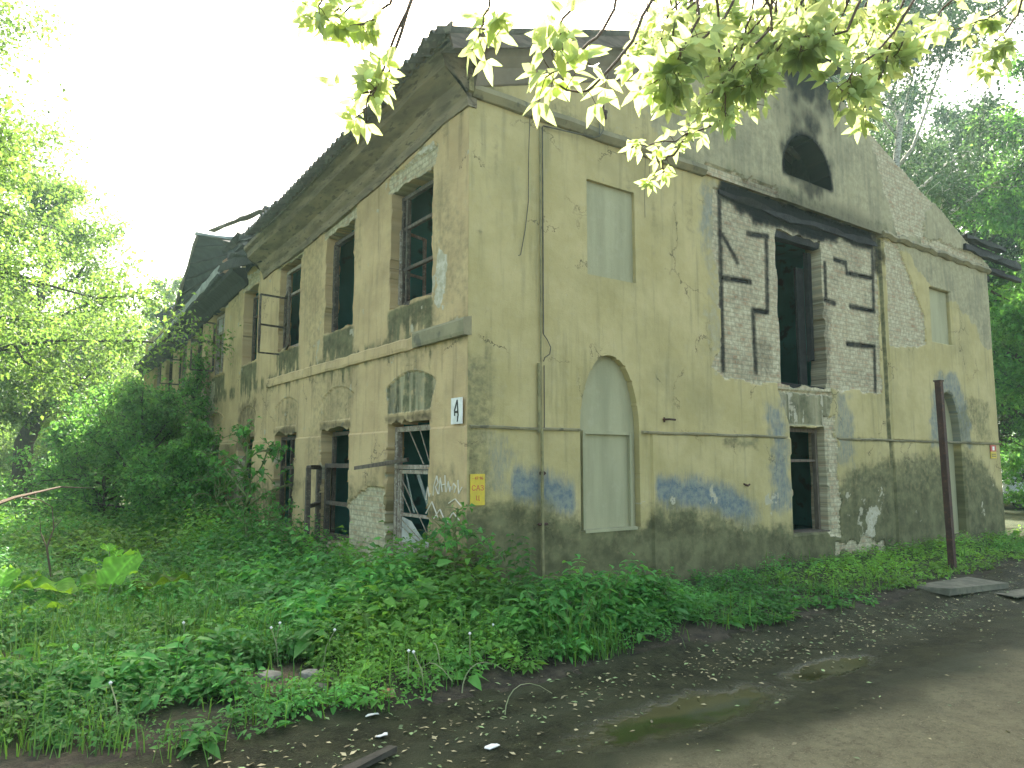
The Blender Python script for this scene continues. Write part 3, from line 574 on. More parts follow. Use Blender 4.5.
# ---------------------------------------------------------------- the burnt wing roof
mb = MB()
def quadslab(P, th, nrm):
    P = np.array(P, float); nrm = np.array(nrm, float) * th; return np.concatenate([P, P + nrm])
A_ = onx(197, 235, -.4); B_ = ony(241, 238, A_[1]); D_ = onx(172, 316, -.5); C_ = D_ + (B_ - A_) * 1.0
Cc = onx(219, 276, .15)
def patch(P00, P10, P11, P01, nu, nv, sag, th, nrm, wob=.02, seed=0):
    V = []; rg = np.random.default_rng(seed); N = np.array(nrm, float)
    for s_ in (0, 1):
        for i in range(nu + 1):
            for j in range(nv + 1):
                a, b = i / nu, j / nv; p = (P00 * (1 - a) + P10 * a) * (1 - b) + (P01 * (1 - a) + P11 * a) * b
                p = p + N * (sag * math.sin(math.pi * b) + wob * math.sin(i * 2.1 + seed) * (b)) + N * th * s_; V.append(p)
    m = (nu + 1) * (nv + 1); Q = []
    for i in range(nu):
        for j in range(nv):
            a = i * (nv + 1) + j; q = (a, a + nv + 1, a + nv + 2, a + 1); Q.append(q); Q.append(tuple(m + k for k in reversed(q)))
    for j in range(nv): Q.append((j, j + 1, m + j + 1, m + j)); o = nu * (nv + 1); Q.append((o + j + 1, o + j, m + o + j, m + o + j + 1))
    for i in range(nu): o = i * (nv + 1); Q.append((o + nv + 1, o, m + o, m + o + nv + 1)); o += nv; Q.append((o, o + nv + 1, m + o + nv + 1, m + o))
    return np.array(V), Q
up_n = np.array((-.2, .45, .87))
V, Q = patch(A_, B_, Cc, D_, 6, 10, -.10, .035, up_n, .03, 1); MB().add(V, Q).build('lifted_roof_panel', M['sheet_dark'], bld)
mb = MB()
for k in range(5):
    t = (k + .6) / 5.4; p = A_ * (1 - t) + D_ * t; q = B_ * (1 - t) + Cc * t; mb.beam(p - up_n * (.05 + .1 * math.sin(math.pi * t)), q - up_n * (.05 + .1 * math.sin(math.pi * t)), .09, .04, .006)
mb.build('roof_batten', M['char'], bld)
mb = MB(); mb.beam(A_ - up_n * .03, D_ - up_n * .02, .05, .16, .008); mb.build('verge_board', M['wood'], bld)
mb = MB(); mb.beam(A_ + np.array((-.05, 0, .02)), B_ + np.array((.3, .05, -.06)), .22, .05, .012); mb.build('ridge_flashing', M['sheet'], bld)
E_ = onx(155, 316, -.75); G_ = onx(187, 299, .0); H_ = onx(182, 345, -.3)
V, Q = patch(E_, G_, H_ + np.array((.3, -.3, .3)), H_, 4, 5, -.05, .03, (-.3, .1, .9), .02, 4); MB().add(V, Q).build('roof_sheet', M['sheet_dark'], bld)
# eave gutter strip, pale sheet fascia
mb = MB(); g0 = onx(219, 269, -.42); g1 = onx(172, 325, -.45); g2 = onx(149, 349, -.5)
for i in range(7):
    a = g0 + (g1 - g0) * i / 7; b = g0 + (g1 - g0) * (i + 1.02) / 7; mb.beam(a + RNG.normal(0, .012, 3), b + RNG.normal(0, .012, 3), .03, .20, .004)
mb.beam(g1, g2, .03, .16, .012); mb.build('gutter_strip', M['sheet'], bld)
mb = MB()
mb.beam(g0 + np.array((.12, 0, -.14)), g2 + np.array((.12, 0, -.14)), .30, .05, .012); mb.build('soffit', M['sheet_dark'], bld)
# dormer wall of brick with leftover plaster
p0 = onx(207, 292, .25); p1 = onx(228, 262, .3)
mb = MB(); mb.box((.28, p1[1] - .2, 5.6), (.5, p0[1] + .3, p1[2] + .15), .05); d1 = mb.build('dormer_wall', M['brick'], bld)
# hanging sheet and jumble of charred timbers in the gap
V, Q = patch(onx(218, 272, -.5), onx(262, 262, -.15), onx(262, 240, .0), onx(232, 262, -.35), 5, 4, .06, .03, (-.6, -.2, .7), .04, 7); MB().add(V, Q).build('hanging_roof_sheet', M['char'], bld)
rg = np.random.default_rng(5)
tim = [((226, 246, .1), (275, 215, .35)), ((232, 262, -.2), (281, 228, .0)), ((240, 240, .4), (268, 222, .2)), ((246, 266, -.1), (276, 236, .1)), ((238, 236, .6), (262, 232, .3)), ((255, 252, -.2), (272, 210, .3)), ((222, 252, .2), (246, 240, .5)), ((250, 231, .5), (274, 240, .2)), ((228, 244, -.25), (262, 236, -.1)), ((236, 252, -.3), (258, 228, .0)), ((230, 258, -.35), (270, 246, -.2)), ((240, 246, -.2), (266, 240, -.3)), ((226, 250, -.1), (240, 238, .1))]
for i, (a, b) in enumerate(tim):
    p = onx(a[0], a[1], a[2]); q = onx(b[0], b[1], b[2]); mb = MB(); mb.beam(p, q, .10 + .05 * (i % 3), .10 + .06 * (i % 2), .035); mb.build('charred_timber', M['char'], bld)
mb = MB(); mb.box((.3, 8.3, 6.0), (1.2, 10.6, 6.75), .18).box((.0, 8.7, 6.0), (.9, 9.8, 6.5), .15); mb.build('charred_debris', M['char'], bld)
mb = MB(); mb.beam(onx(211, 231, -.3), onx(262, 211, -.05), .16, .05, .008).beam(onx(262, 211, -.05), onx(277, 212, .2), .16, .05, .008); mb.build('loose_board', M['soffit'], bld)
mb = MB(); mb.beam(onx(196, 300, -.25), onx(216, 284, -.2), .25, .05, .01); mb.build('loose_board', M['frame_pale'], bld)

# ---------------------------------------------------------------- window and door joinery
def frame_rect(mb, y0, y1, z0, z1, x, w=.06, d=.06, mull=(), trans=()):
    mb.box((x, y0, z0), (x + d, y0 + w, z1)).box((x, y1 - w, z0), (x + d, y1, z1)).box((x + .003, y0 + w, z0), (x + d - .003, y1 - w, z0 + w)).box((x + .003, y0 + w, z1 - w), (x + d - .003, y1 - w, z1))
    for m in mull: mb.box((x + .005, m - w / 2.4, z0 + w), (x + d - .005, m + w / 2.4, z1 - w))
    for t in trans: mb.box((x + .008, y0 + w, t - w / 2.4), (x + d - .008, y1 - w, t + w / 2.4))
def casement(parent, hinge, ang, w, z0, z1, bars, mat, name='casement', th=.045):
    """swung sash: hinge (x,y), ang measured from +Y towards -X"""
    hx, hy = hinge; dx, dy = -math.sin(ang), math.cos(ang); mb = MB()
    def P(s, z): return (hx + dx * s, hy + dy * s, z)
    mb.beam(P(0, z0), P(0, z1), th, th, .002); mb.beam(P(w, z0), P(w, z1), th, th, .002)
    for z in (z0, z1, *bars): mb.beam(P(0, z), P(w, z), th * .9, th * .9, .002)
    return mb.build(name, mat, parent)
# upper windows
mb = MB(); frame_rect(mb, .9, 2.08, 3.88, 5.50, .16, .055, .07, trans=(5.02, 4.42), mull=(1.93,)); f = mb.build('window_frame', M['frame'], bld); casement(f, (.14, 2.05), -1.25, .5, 3.92, 5.0, (4.4,), M['frame_pale'])
mb = MB(); mb.box((.12, 4.50, 3.86), (.20, 4.575, 5.4), .006).box((.14, 3.45, 5.40), (.22, 4.57, 5.46), .006).box((.08, 3.4, 3.80), (.25, 4.59, 3.87), .01); f = mb.build('window_frame', M['frame'], bld)
mb = MB(); frame_rect(mb, 5.9, 7.02, 3.86, 5.46, .12, .06, .07, trans=(4.95,)); f = mb.build('window_frame', M['frame_pale'], bld)
casement(f, (.1, 6.98), math.pi / 2 + .15, .52, 3.78, 4.92, (4.33,), M['frame'])
casement(f, (.1, 6.96), math.pi - .25, .95, 3.84, 4.92, (4.36,), M['frame'], th=.05)
mb = MB(); frame_rect(mb, 8.5, 9.56, 3.86, 5.42, .2, .05, .06, trans=(4.95,)); mb.build('window_frame', M['frame'], bld)
for i in range(4, 9):
    y, w = win_y[i], WW[i]; mb = MB(); frame_rect(mb, y + .02, y + w - .02, 3.87, 5.40, .1, .07, .08, mull=(y + w / 2,), trans=(4.95,)); f = mb.build('window_frame', M['frame'] if i % 2 else M['frame_pale'], bld)
    if i in (4, 6): casement(f, (.04, y + w - .03), math.pi / 2 + .1, .55, 4.0, 5.25, (4.75,), M['frame'])
    if i in (4,):
        mb = MB(); mb.box((.13, y + .1, 4.98), (.136, y + w - .1, 5.36)); mb.build('glass_pane', M['glass_dirty'], f)
# lower windows
mb = MB(); frame_rect(mb, .93, 2.06, .50, 2.17, .10, .07, .08, trans=(1.62,)); frame_rect(mb, 1.0, 1.98, .56, 1.58, .115, .05, .05, trans=(.98,), mull=(1.9,)); f = mb.build('window_frame', M['frame_pale'], bld)
mb = MB(); mb.prism([(1.05, .61), (1.93, .61), (1.88, .95), (1.60, .90), (1.3, .70), (1.1, .66)], lambda a, b, d: (d, a, b), .135, .139); mb.build('glass_pane', M['glass_dirty'], f)
mb = MB(); mb.prism([(1.05, 1.03), (1.12, 1.03), (1.5, 1.55), (1.40, 1.55)], lambda a, b, d: (d, a, b), .135, .139).prism([(1.5, 1.02), (1.56, 1.02), (1.80, 1.55), (1.76, 1.55)], lambda a, b, d: (d, a, b), .135, .139); mb.build('glass_pane', M['glass'], f)
mb = MB()
for a, b in (((1.9, .95), (1.1, .62)), ((1.9, .86), (1.25, .62)), ((1.85, 1.5), (1.05, .75)), ((1.9, 1.38), (1.5, .98)), ((1.6, 2.1), (1.2, 1.66)), ((1.3, 2.1), (1.05, 1.7))): mb.beam((.09, a[0], a[1]), (.09, b[0], b[1]), .008, .012)
mb.build('broken_bar', M['frame_pale'], f)
mb = MB(); mb.beam((.12, 1.70, 1.72), (-.42, 2.22, 1.60), .07, .06, .006); mb.build('splintered_rail', M['wood'], bld)
mb = MB(); mb.box((.05, .9, .40), (.42, 2.1, .49), .012); mb.build('window_sill', M['stone'], bld)
mb = MB(); frame_rect(mb, 3.42, 4.55, .47, 1.66, .06, .07, .08, trans=(1.02,)); f = mb.build('window_frame', M['frame'], bld)
casement(f, (-.02, 4.60), 2.60, .88, .42, 1.60, (1.0,), M['frame'], th=.075)
s1 = np.array([-.02, 4.60]); 
mb = MB(); mb.box((.18, 3.42, .50), (.24, 3.48, 2.18)).box((.18, 3.485, 2.12), (.24, 4.55, 2.18)).box((.18, 4.5, .50), (.24, 4.56, 2.11)); mb.build('jamb', M['frame'], bld)
mb = MB(); frame_rect(mb, 5.9, 7.02, .47, 2.16, .12, .06, .07, trans=(1.58,), mull=(6.46,)); mb.build('window_frame', M['frame'], bld)
mb = MB(); frame_rect(mb, 8.5, 9.54, .47, 2.1, .14, .06, .07, mull=(9.0,)); mb.build('window_frame', M['frame'], bld)
for i in range(4, 9):
    y, w = win_y[i], WW[i]; mb = MB(); frame_rect(mb, y + .02, y + w - .02, .47, 2.15, .12, .06, .07, mull=(y + w / 2,), trans=(1.6,)); mb.build('window_frame', M['frame'], bld)
# front doorways
mb = MB(); mb.box((6.36, .16, .52), (6.42, .24, 2.26), .004).box((7.34, .16, .52), (7.40, .24, 2.26), .004).box((6.43, .165, 2.20), (7.33, .235, 2.26), .004).box((6.43, .17, 1.68), (7.33, .23, 1.73), .004).box((6.30, .02, .44), (7.5, .44, .50), .012); mb.build('door_frame', M['wood'], bld)
mb = MB(); mb.beam((6.12, .12, 5.60), (7.68, .12, 5.60), .16, .14, .01); mb.build('lintel', M['char'], bld)
mb = MB(); mb.box((7.44, .2, 3.5), (7.52, .3, 5.5), .012).box((6.2, .06, 2.93), (7.55, .44, 2.99), .02).box((7.2, .3, 3.0), (7.42, .36, 5.2), .01); mb.build('door_frame', M['char'], bld)
for (a, b) in chases:
    mb = MB(); mb.beam((a[0], .072, a[1]), (b[0], .072, b[1]), .05, .04, .014); mb.build('charred_stud', M['char'], bld)
mb = MB(); mb.beam((4.7, .02, 5.98), (6.2, .02, 5.92), .08, .10, .02).beam((6.2, .02, 5.90), (9.5, .02, 5.97), .09, .12, .02); mb.build('wall_timber', M['char'], bld)
# services on the front wall
mb = MB(); mb.tube([(1.07, -.025, .0), (1.07, -.025, 6.03)], .011, 5); mb.build('conduit', M['pipe'], bld)
mb = MB(); mb.tube([(1.035, -.03, 2.05), (1.035, -.03, 2.92)], .022, 6).tube([(1.06, -.06, -.1), (1.06, -.055, 2.1)], .020, 6); mb.build('iron_pipe', M['pipe'], bld)
mb = MB(); mb.tube([(1.115, -.02, 3.3), (1.115, -.02, 6.04), (1.13, -.022, 6.06), (1.94, -.11, 6.085), (2.02, -.13, 6.12), (2.09, -.13, 6.22), (2.10, -.11, 6.5)], .010, 5); mb.tube([(2.04, -.12, 6.5), (2.02, -.13, 6.15)], .008, 5)
mb.tube([(1.115, -.02, 3.3), (1.17, -.03, 3.23), (1.225, -.03, 3.14), (1.21, -.03, 3.05), (1.13, -.03, 3.0), (1.11, -.03, 2.95)], .007, 5); mb.tube([(1.125, -.02, 2.9), (1.125, -.02, 2.1)], .007, 5); mb.build('cable', M['cable'], bld)
mb = MB(); mb.tube([(.86, -.10, 6.25), (.88, -.03, 5.6), (.885, -.02, 5.0), (.83, -.02, 4.6), (.76, -.02, 4.27), (.72, -.03, 4.25)], .006, 5); mb.build('loose_wire', M['cable'], bld)
mb = MB(); mb.tube([(2.95, -.09, 6.1), (2.98, -.03, 5.6), (2.99, -.02, 5.2)], .004, 4).tube([(3.05, -.09, 6.15), (3.08, -.03, 5.7)], .004, 4); mb.build('loose_wire', M['cable'], bld)
mb = MB(); mb.box((2.03, -.15, 6.48), (2.16, -.08, 6.52)).box((2.07, -.13, 6.42), (2.12, -.08, 6.60)).tube([(2.04, -.13, 6.47), (2.04, -.13, 6.40)], .02, 6).tube([(2.14, -.13, 6.47), (2.14, -.13, 6.40)], .02, 6); mb.build('cable_bracket', M['iron'], bld)
mb = MB(); mb.tube([(3.30, .01, 2.29), (3.32, -.10, 2.29), (3.42, -.12, 2.285)], .016, 6).tube([(3.30, -.02, 2.32), (3.30, -.02, 2.25)], .014, 6); mb.build('wall_hook', M['iron'], bld)
mb = MB(); mb.tube([(1.07, -.07, 1.55), (1.07, -.02, 1.55)], .03, 6).tube([(1.07, -.02, 1.55), (1.14, -.02, 1.55)], .012, 6); mb.build('pipe_clip', M['iron'], bld); mb = MB(); mb.tube([(1.0, -.05, .93), (1.14, -.05, .93)], .018, 6); mb.build('pipe_clip', M['iron'], bld)
mb = MB(); mb.tube([(5.03, -.03, 1.35), (5.08, -.08, 1.32), (5.12, -.08, 1.34)], .016, 5); mb.build('wall_hook', M['iron'], bld)
# side wall scratches (graffiti) as thin paint strokes
mb = MB(); rg = np.random.default_rng(12)
strokes = [[(.90, 1.22), (.86, 1.38), (.82, 1.26), (.80, 1.30)], [(.72, 1.28), (.70, 1.40), (.64, 1.52), (.60, 1.44), (.66, 1.38), (.60, 1.30)], [(.58, 1.30), (.55, 1.50), (.50, 1.33)], [(.52, 1.41), (.42, 1.43)], [(.44, 1.53), (.42, 1.33)], [(.40, 1.33), (.36, 1.46), (.32, 1.34), (.30, 1.40)], [(.27, 1.36), (.24, 1.44), (.18, 1.40), (.22, 1.33)], [(.14, 1.48), (.12, 1.32), (.05, 1.40)], [(.70, 1.0), (.55, 1.12), (.4, .95), (.25, 1.1), (.1, 1.02)], [(.9, 1.05), (.75, 1.2), (.6, 1.02)], [(.35, 1.2), (.2, 1.26), (.06, 1.18)]]
for st in strokes:
    for a, b in zip(st[:-1], st[1:]): mb.beam((-.034, a[0], a[1]), (-.034, b[0], b[1]), .011, .010)
mb.build('graffiti', M['chalk'], bld)

# ================================================================== SIGNS (hung on the walls)
def text_mesh(body, size, mat, name, parent, origin, xdir, zdir, thick=.002):
    cu = bpy.data.curves.new(name, 'FONT'); cu.body = body; cu.size = size; cu.align_x = 'CENTER'; cu.align_y = 'CENTER'; cu.extrude = thick
    o = bpy.data.objects.new('tmp', cu); COL.objects.link(o); dg = bpy.context.evaluated_depsgraph_get(); me = bpy.data.meshes.new_from_object(o.evaluated_get(dg)); bpy.data.objects.remove(o)
    V = np.array([v.co[:] for v in me.vertices]); x = np.array(xdir, float); z = np.array(zdir, float); nrm = np.cross(x, z)
    P = np.array(origin) + V[:, :1] * x + V[:, 1:2] * z + V[:, 2:3] * nrm
    T = [list(p.vertices) for p in me.polygons]; by = {}
    for t in T: by.setdefault(len(t), []).append(t)
    return mk(name, P, list(by.values()), mat, parent)
s = thing('house_number_sign', 'white plate with the house number 4 on the side wall by the corner', 'house sign', (-.035, .17, 2.28))
mb = MB(); mb.box((-.045, .045, 2.135), (-.034, .295, 2.445)); mb.build('plate', M['white'], s)
def tside(a, b, d): return (-.0465 - d, .17 - a, b)
mb = MB()
for seg in ([(-.055, 2.29), (.005, 2.42), (.03, 2.42), (-.025, 2.29)], [(.0055, 2.4195), (.03, 2.42), (.055, 2.23), (.03, 2.23)], [(-.05, 2.262), (.036, 2.262), (.032, 2.2895), (-.05, 2.2895)], [(-.05, 2.23), (-.025, 2.23), (-.025, 2.2615), (-.05, 2.2615)], [(.012, 2.16), (.038, 2.16), (.05, 2.2295), (.022, 2.2295)]):
    mb.prism(seg, tside, 0, .002)
mb.build('numeral', M['black'], s)
s = thing('gas_marker_sign', 'yellow metal marker plate with red handwritten letters low on the front wall by the corner', 'sign', (.14, -.02, 1.37))
mb = MB(); mb.box((.035, -.022, 1.19), (.235, -.012, 1.55)); mb.build('plate', M['yellow'], s)
for body, sz, zz in (('- 47 96', .052, 1.50), ('САЗ', .085, 1.385), ('Ц', .075, 1.27)): text_mesh(body, sz, M['red'], 'lettering', s, (.135, -.024, zz), (1, 0, 0), (0, 0, 1), .001)
s = thing('warning_sign', 'small red and yellow sticker sign at the far right end of the front wall', 'sign', (14.1, -.045, 1.9))
mb = MB(); mb.box((13.95, -.062, 1.915), (14.24, -.05, 2.06)); mb.build('red_panel', M['red'], s)
mb = MB(); mb.box((13.95, -.062, 1.76), (14.24, -.05, 1.912)); mb.build('yellow_panel', M['yellow'], s)
mb = MB(); mb.box((14.04, -.065, 1.94), (14.15, -.063, 2.03)); mb.build('symbol', M['white'], s)
mb = MB(); mb.box((13.98, -.065, 1.80), (14.2, -.063, 1.82)).box((13.98, -.065, 1.845), (14.2, -.063, 1.862)); mb.build('printed_line', M['black'], s)
# ================================================================== GROUND
def zground(x, y):
    x = np.asarray(x, float); y = np.asarray(y, float)
    e = y + 2.35 - .35 * (fbm(x * .9, x * 0 + 3, 301, 3) - .5) * 2 + .5 * sstep(-1.5, -4, x)
    bank = sstep(-.55, .35, e)
    z = -.10 + .12 * bank + .05 * (fbm(x * .5, y * .5, 302, 3) - .5) + .025 * (fbm(x * 3, y * 3, 303, 3) - .5)
    h = .10 * np.exp(-((x - 1.2) / 2.2) ** 2 - ((y + 1.75) / .5) ** 2) + .16 * np.exp(-((x - 8.3) / 1.2) ** 2 - ((y + 2.6) / .35) ** 2)
    rut = .05 * np.exp(-((y + 3.35 + .1 * np.sin(x)) / .35) ** 2)
    far = sstep(15, 60, np.hypot(x, y)) * .5 * (fbm(x * .03, y * .03, 304, 2) - .4)
    return z + h - rut + far
def axis(a, b, st, far):
    core = list(np.arange(a, b + 1e-6, st)); lo = []; hi = []; d = st; p = a
    while p > -far: d *= 1.22; p -= d; lo.append(p)
    d = st; p = b
    while p < far: d *= 1.22; p += d; hi.append(p)
    return np.array(lo[::-1] + core + hi)
gx = axis(-9, 16, .085, 420); gy = axis(-7, 6, .085, 420)
X, Y = np.meshgrid(gx, gy, indexing='ij'); Z = zground(X, Y)
idx = np.arange(X.size).reshape(X.shape); Q = np.stack([idx[:-1, :-1], idx[1:, :-1], idx[1:, 1:], idx[:-1, 1:]], -1).reshape(-1, 4)
t = NT('garden_soil'); P = t.pos(); n1 = t.noise(P, .8, 5); n2 = t.noise(P, 7, 6, .65); n3 = t.noise(P, 60, 4)
sx = t.n('SeparateXYZ'); t.set(sx.inputs[0], P)
soil = t.mix(t.ramp(n2, .35, .65), (0.028, 0.024, 0.016), (0.065, 0.055, 0.035))
green = t.mix(t.ramp(n2, .35, .65), (0.03, 0.055, 0.015), (0.06, 0.075, 0.025))
col = t.mix(t.math('MULTIPLY', t.ramp(t.math('ADD', sx.outputs[1], t.math('MULTIPLY', n1, 1.5)), -1.6, -.4), .8), soil, green)
dry = t.mix(t.ramp(n3, .4, .6), (0.17, 0.13, 0.075), (0.09, 0.07, 0.04))
def spot(cx, cy, r):
    d = t.n('VectorMath', operation='DISTANCE'); t.set(d.inputs[0], P); d.inputs[1].default_value = (cx, cy, 0); return t.ramp(t.math('ADD', d.outputs['Value'], t.math('MULTIPLY', t.math('SUBTRACT', n2, .5), 1.0)), r, r * .5)
for c in ((-2.95, -.15, .42), (-4.6, .3, .8), (-2.55, -1.35, .42)): col = t.mix(spot(*c), col, dry)
h = t.math('ADD', n2, t.math('MULTIPLY', n3, .6))
M['soil'] = t.done(t.bsdf(col, .9, t.bump(h, .9, .05), .25))
g = mk('ground', np.stack([X, Y, Z], -1).reshape(-1, 3), [Q], M['soil'], smooth=True); kind(g, 'structure')
# road: worn lane along the gable end
rx = axis(-9, 14, .07, 60); ry = np.arange(-10.5, -2.05, .07)
X, Y = np.meshgrid(rx, ry, indexing='ij'); E_ = Y + 2.55 + .25 * (fbm(X * 1.3, X * 0, 311, 3) - .5)
Z = zground(X, Y) + .006
idx = np.arange(X.size).reshape(X.shape); Q = np.stack([idx[:-1, :-1], idx[1:, :-1], idx[1:, 1:], idx[:-1, 1:]], -1)
Q = Q[(Y + .35 * (fbm(X * 1.4, Y * 1.4, 312) - .5) < -2.42)[:-1, :-1]].reshape(-1, 4)
t = NT('worn_asphalt'); P = t.pos(); sx = t.n('SeparateXYZ'); t.set(sx.inputs[0], P)
n1 = t.noise(P, .55, 6, .6); n2 = t.noise(P, 5, 6, .65); n3 = t.noise(P, 90, 3, .6); lng = t.noise(t.scalev(P, (.35, 2.2, 1)), 1.3, 5, .6)
asph = t.mix(t.ramp(n2, .3, .7), (0.115, 0.105, 0.062), (0.17, 0.155, 0.09)); asph = t.mix(t.math('MULTIPLY', t.ramp(t.noise(P, 22, 6, .7), .5, .62), .55), asph, (0.075, 0.066, 0.038)); asph = t.mix(t.math('MULTIPLY', t.ramp(n3, .55, .66), .7), asph, (0.24, 0.22, 0.14))
mud = t.mix(t.ramp(n2, .35, .65), (0.012, 0.014, 0.006), (0.036, 0.038, 0.017)); mud = t.mix(t.math('MULTIPLY', t.ramp(t.noise(P, 30, 6, .7), .52, .64), .6), mud, (0.052, 0.052, 0.026)); mud = t.mix(t.math('MULTIPLY', t.ramp(lng, .45, .65), .7), mud, (0.042, 0.047, 0.025))
m = t.ramp(t.math('ADD', sx.outputs[1], t.math('ADD', t.math('MULTIPLY', t.math('SUBTRACT', n1, .5), 1.9), t.math('MULTIPLY', t.math('SUBTRACT', n2, .5), .35))), -4.45, -3.95)
col = t.mix(m, asph, mud)
def blobs(cx, cy, sxx, syy, r):
    v = t.n('VectorMath', operation='SUBTRACT'); t.set(v.inputs[0], P); v.inputs[1].default_value = (cx, cy, 0)
    d = t.n('VectorMath', operation='LENGTH'); t.set(d.inputs[0], t.scalev(v.outputs[0], (sxx, syy, 0))); return t.ramp(t.math('ADD', d.outputs['Value'], t.math('MULTIPLY', t.math('SUBTRACT', n2, .5), .7)), r, r * .55)
pud = t.math('MAXIMUM', blobs(-.25, -3.42, .55, 1.9, .75), blobs(1.75, -3.35, .7, 2.6, .6))
col = t.mix(t.math('MULTIPLY', pud, .6), col, (0.036, 0.038, 0.012))
rgh = t.math('SUBTRACT', t.math('SUBTRACT', .85, t.math('MULTIPLY', m, .30)), t.math('MULTIPLY', pud, .47))
hb = t.math('ADD', t.math('MULTIPLY', n2, .8), t.math('MULTIPLY', n3, .35))
M['road'] = t.done(t.bsdf(col, rgh, t.bump(t.math('MULTIPLY', hb, t.math('SUBTRACT', 1.0, t.math('MULTIPLY', pud, .97))), 1.0, .045), t.math('ADD', .12, t.math('MULTIPLY', pud, .4))))
r = mk('road', np.stack([X, Y, Z], -1).reshape(-1, 3), [Q], M['road'], smooth=True); kind(r, 'structure')

# ================================================================== LEAVES
def unit(a): return a / (np.linalg.norm(a, axis=-1, keepdims=True) + 1e-9)
def leaf_geo(P, D, N, L, W, fold=.25, droop=.2):
    """kite leaves with a folded rib: 5 verts, 2 quads each"""
    D = unit(D); S = unit(np.cross(D, N)); U = np.cross(S, D); L = np.asarray(L).reshape(-1, 1) * np.ones((len(P), 1)); W = np.asarray(W).reshape(-1, 1) * np.ones((len(P), 1))
    mid = P + D * L * .42; a = mid + S * W * .5 + U * W * fold; b = mid - S * W * .5 + U * W * fold; tip = P + D * L - U * L * droop
    V = np.stack([P, a, tip, b, mid + U * L * .04], 1).reshape(-1, 3); o = (np.arange(len(P)) * 5)[:, None]
    T = np.concatenate([o + [0, 1, 4], o + [1, 2, 4], o + [2, 3, 4], o + [3, 0, 4]]) if False else None
    Q = np.concatenate([o + [0, 1, 2, 4], o + [0, 4, 2, 3]]); return V, Q
def leaf6_geo(P, D, N, L, W, fold=.2, droop=.18):
    """pointed leaf, 8 verts, 6 faces for close views"""
    D = unit(D); S = unit(np.cross(D, N)); U = np.cross(S, D); n = len(P); L = np.asarray(L).reshape(-1, 1) * np.ones((n, 1)); W = np.asarray(W).reshape(-1, 1) * np.ones((n, 1))
    def c(t, s, u): return P + D * L * t + S * W * s + U * W * u
    r1 = c(.30, 0, 0); r2 = c(.65, 0, 0) - U * L * droop * .4; tip = P + D * L - U * L * droop
    l1 = c(.26, .5, fold); l2 = c(.62, .36, fold * .7) - U * L * droop * .4; q1 = c(.26, -.5, fold); q2 = c(.62, -.36, fold * .7) - U * L * droop * .4
    V = np.stack([P, r1, r2, tip, l1, l2, q1, q2], 1).reshape(-1, 3); o = (np.arange(n) * 8)[:, None]
    Qd = np.concatenate([o + [1, 2, 5, 4], o + [1, 6, 7, 2]]); T = np.concatenate([o + [0, 1, 4], o + [0, 6, 1], o + [2, 3, 5], o + [2, 7, 3]]); return V, Qd, T
def tints(n, k, rg, base=1.0, var=.28, yellow=.25):
    b = base * np.clip(rg.normal(1, var, n), .45, 1.7); y = rg.random(n) * yellow
    c = np.stack([b * (1 + y * 1.2), b * (1 + y * .25), b * (1 - y * .3)], 1); return np.repeat(c, k, 0)
def rdir(n, rg): return unit(rg.normal(0, 1, (n, 3)))

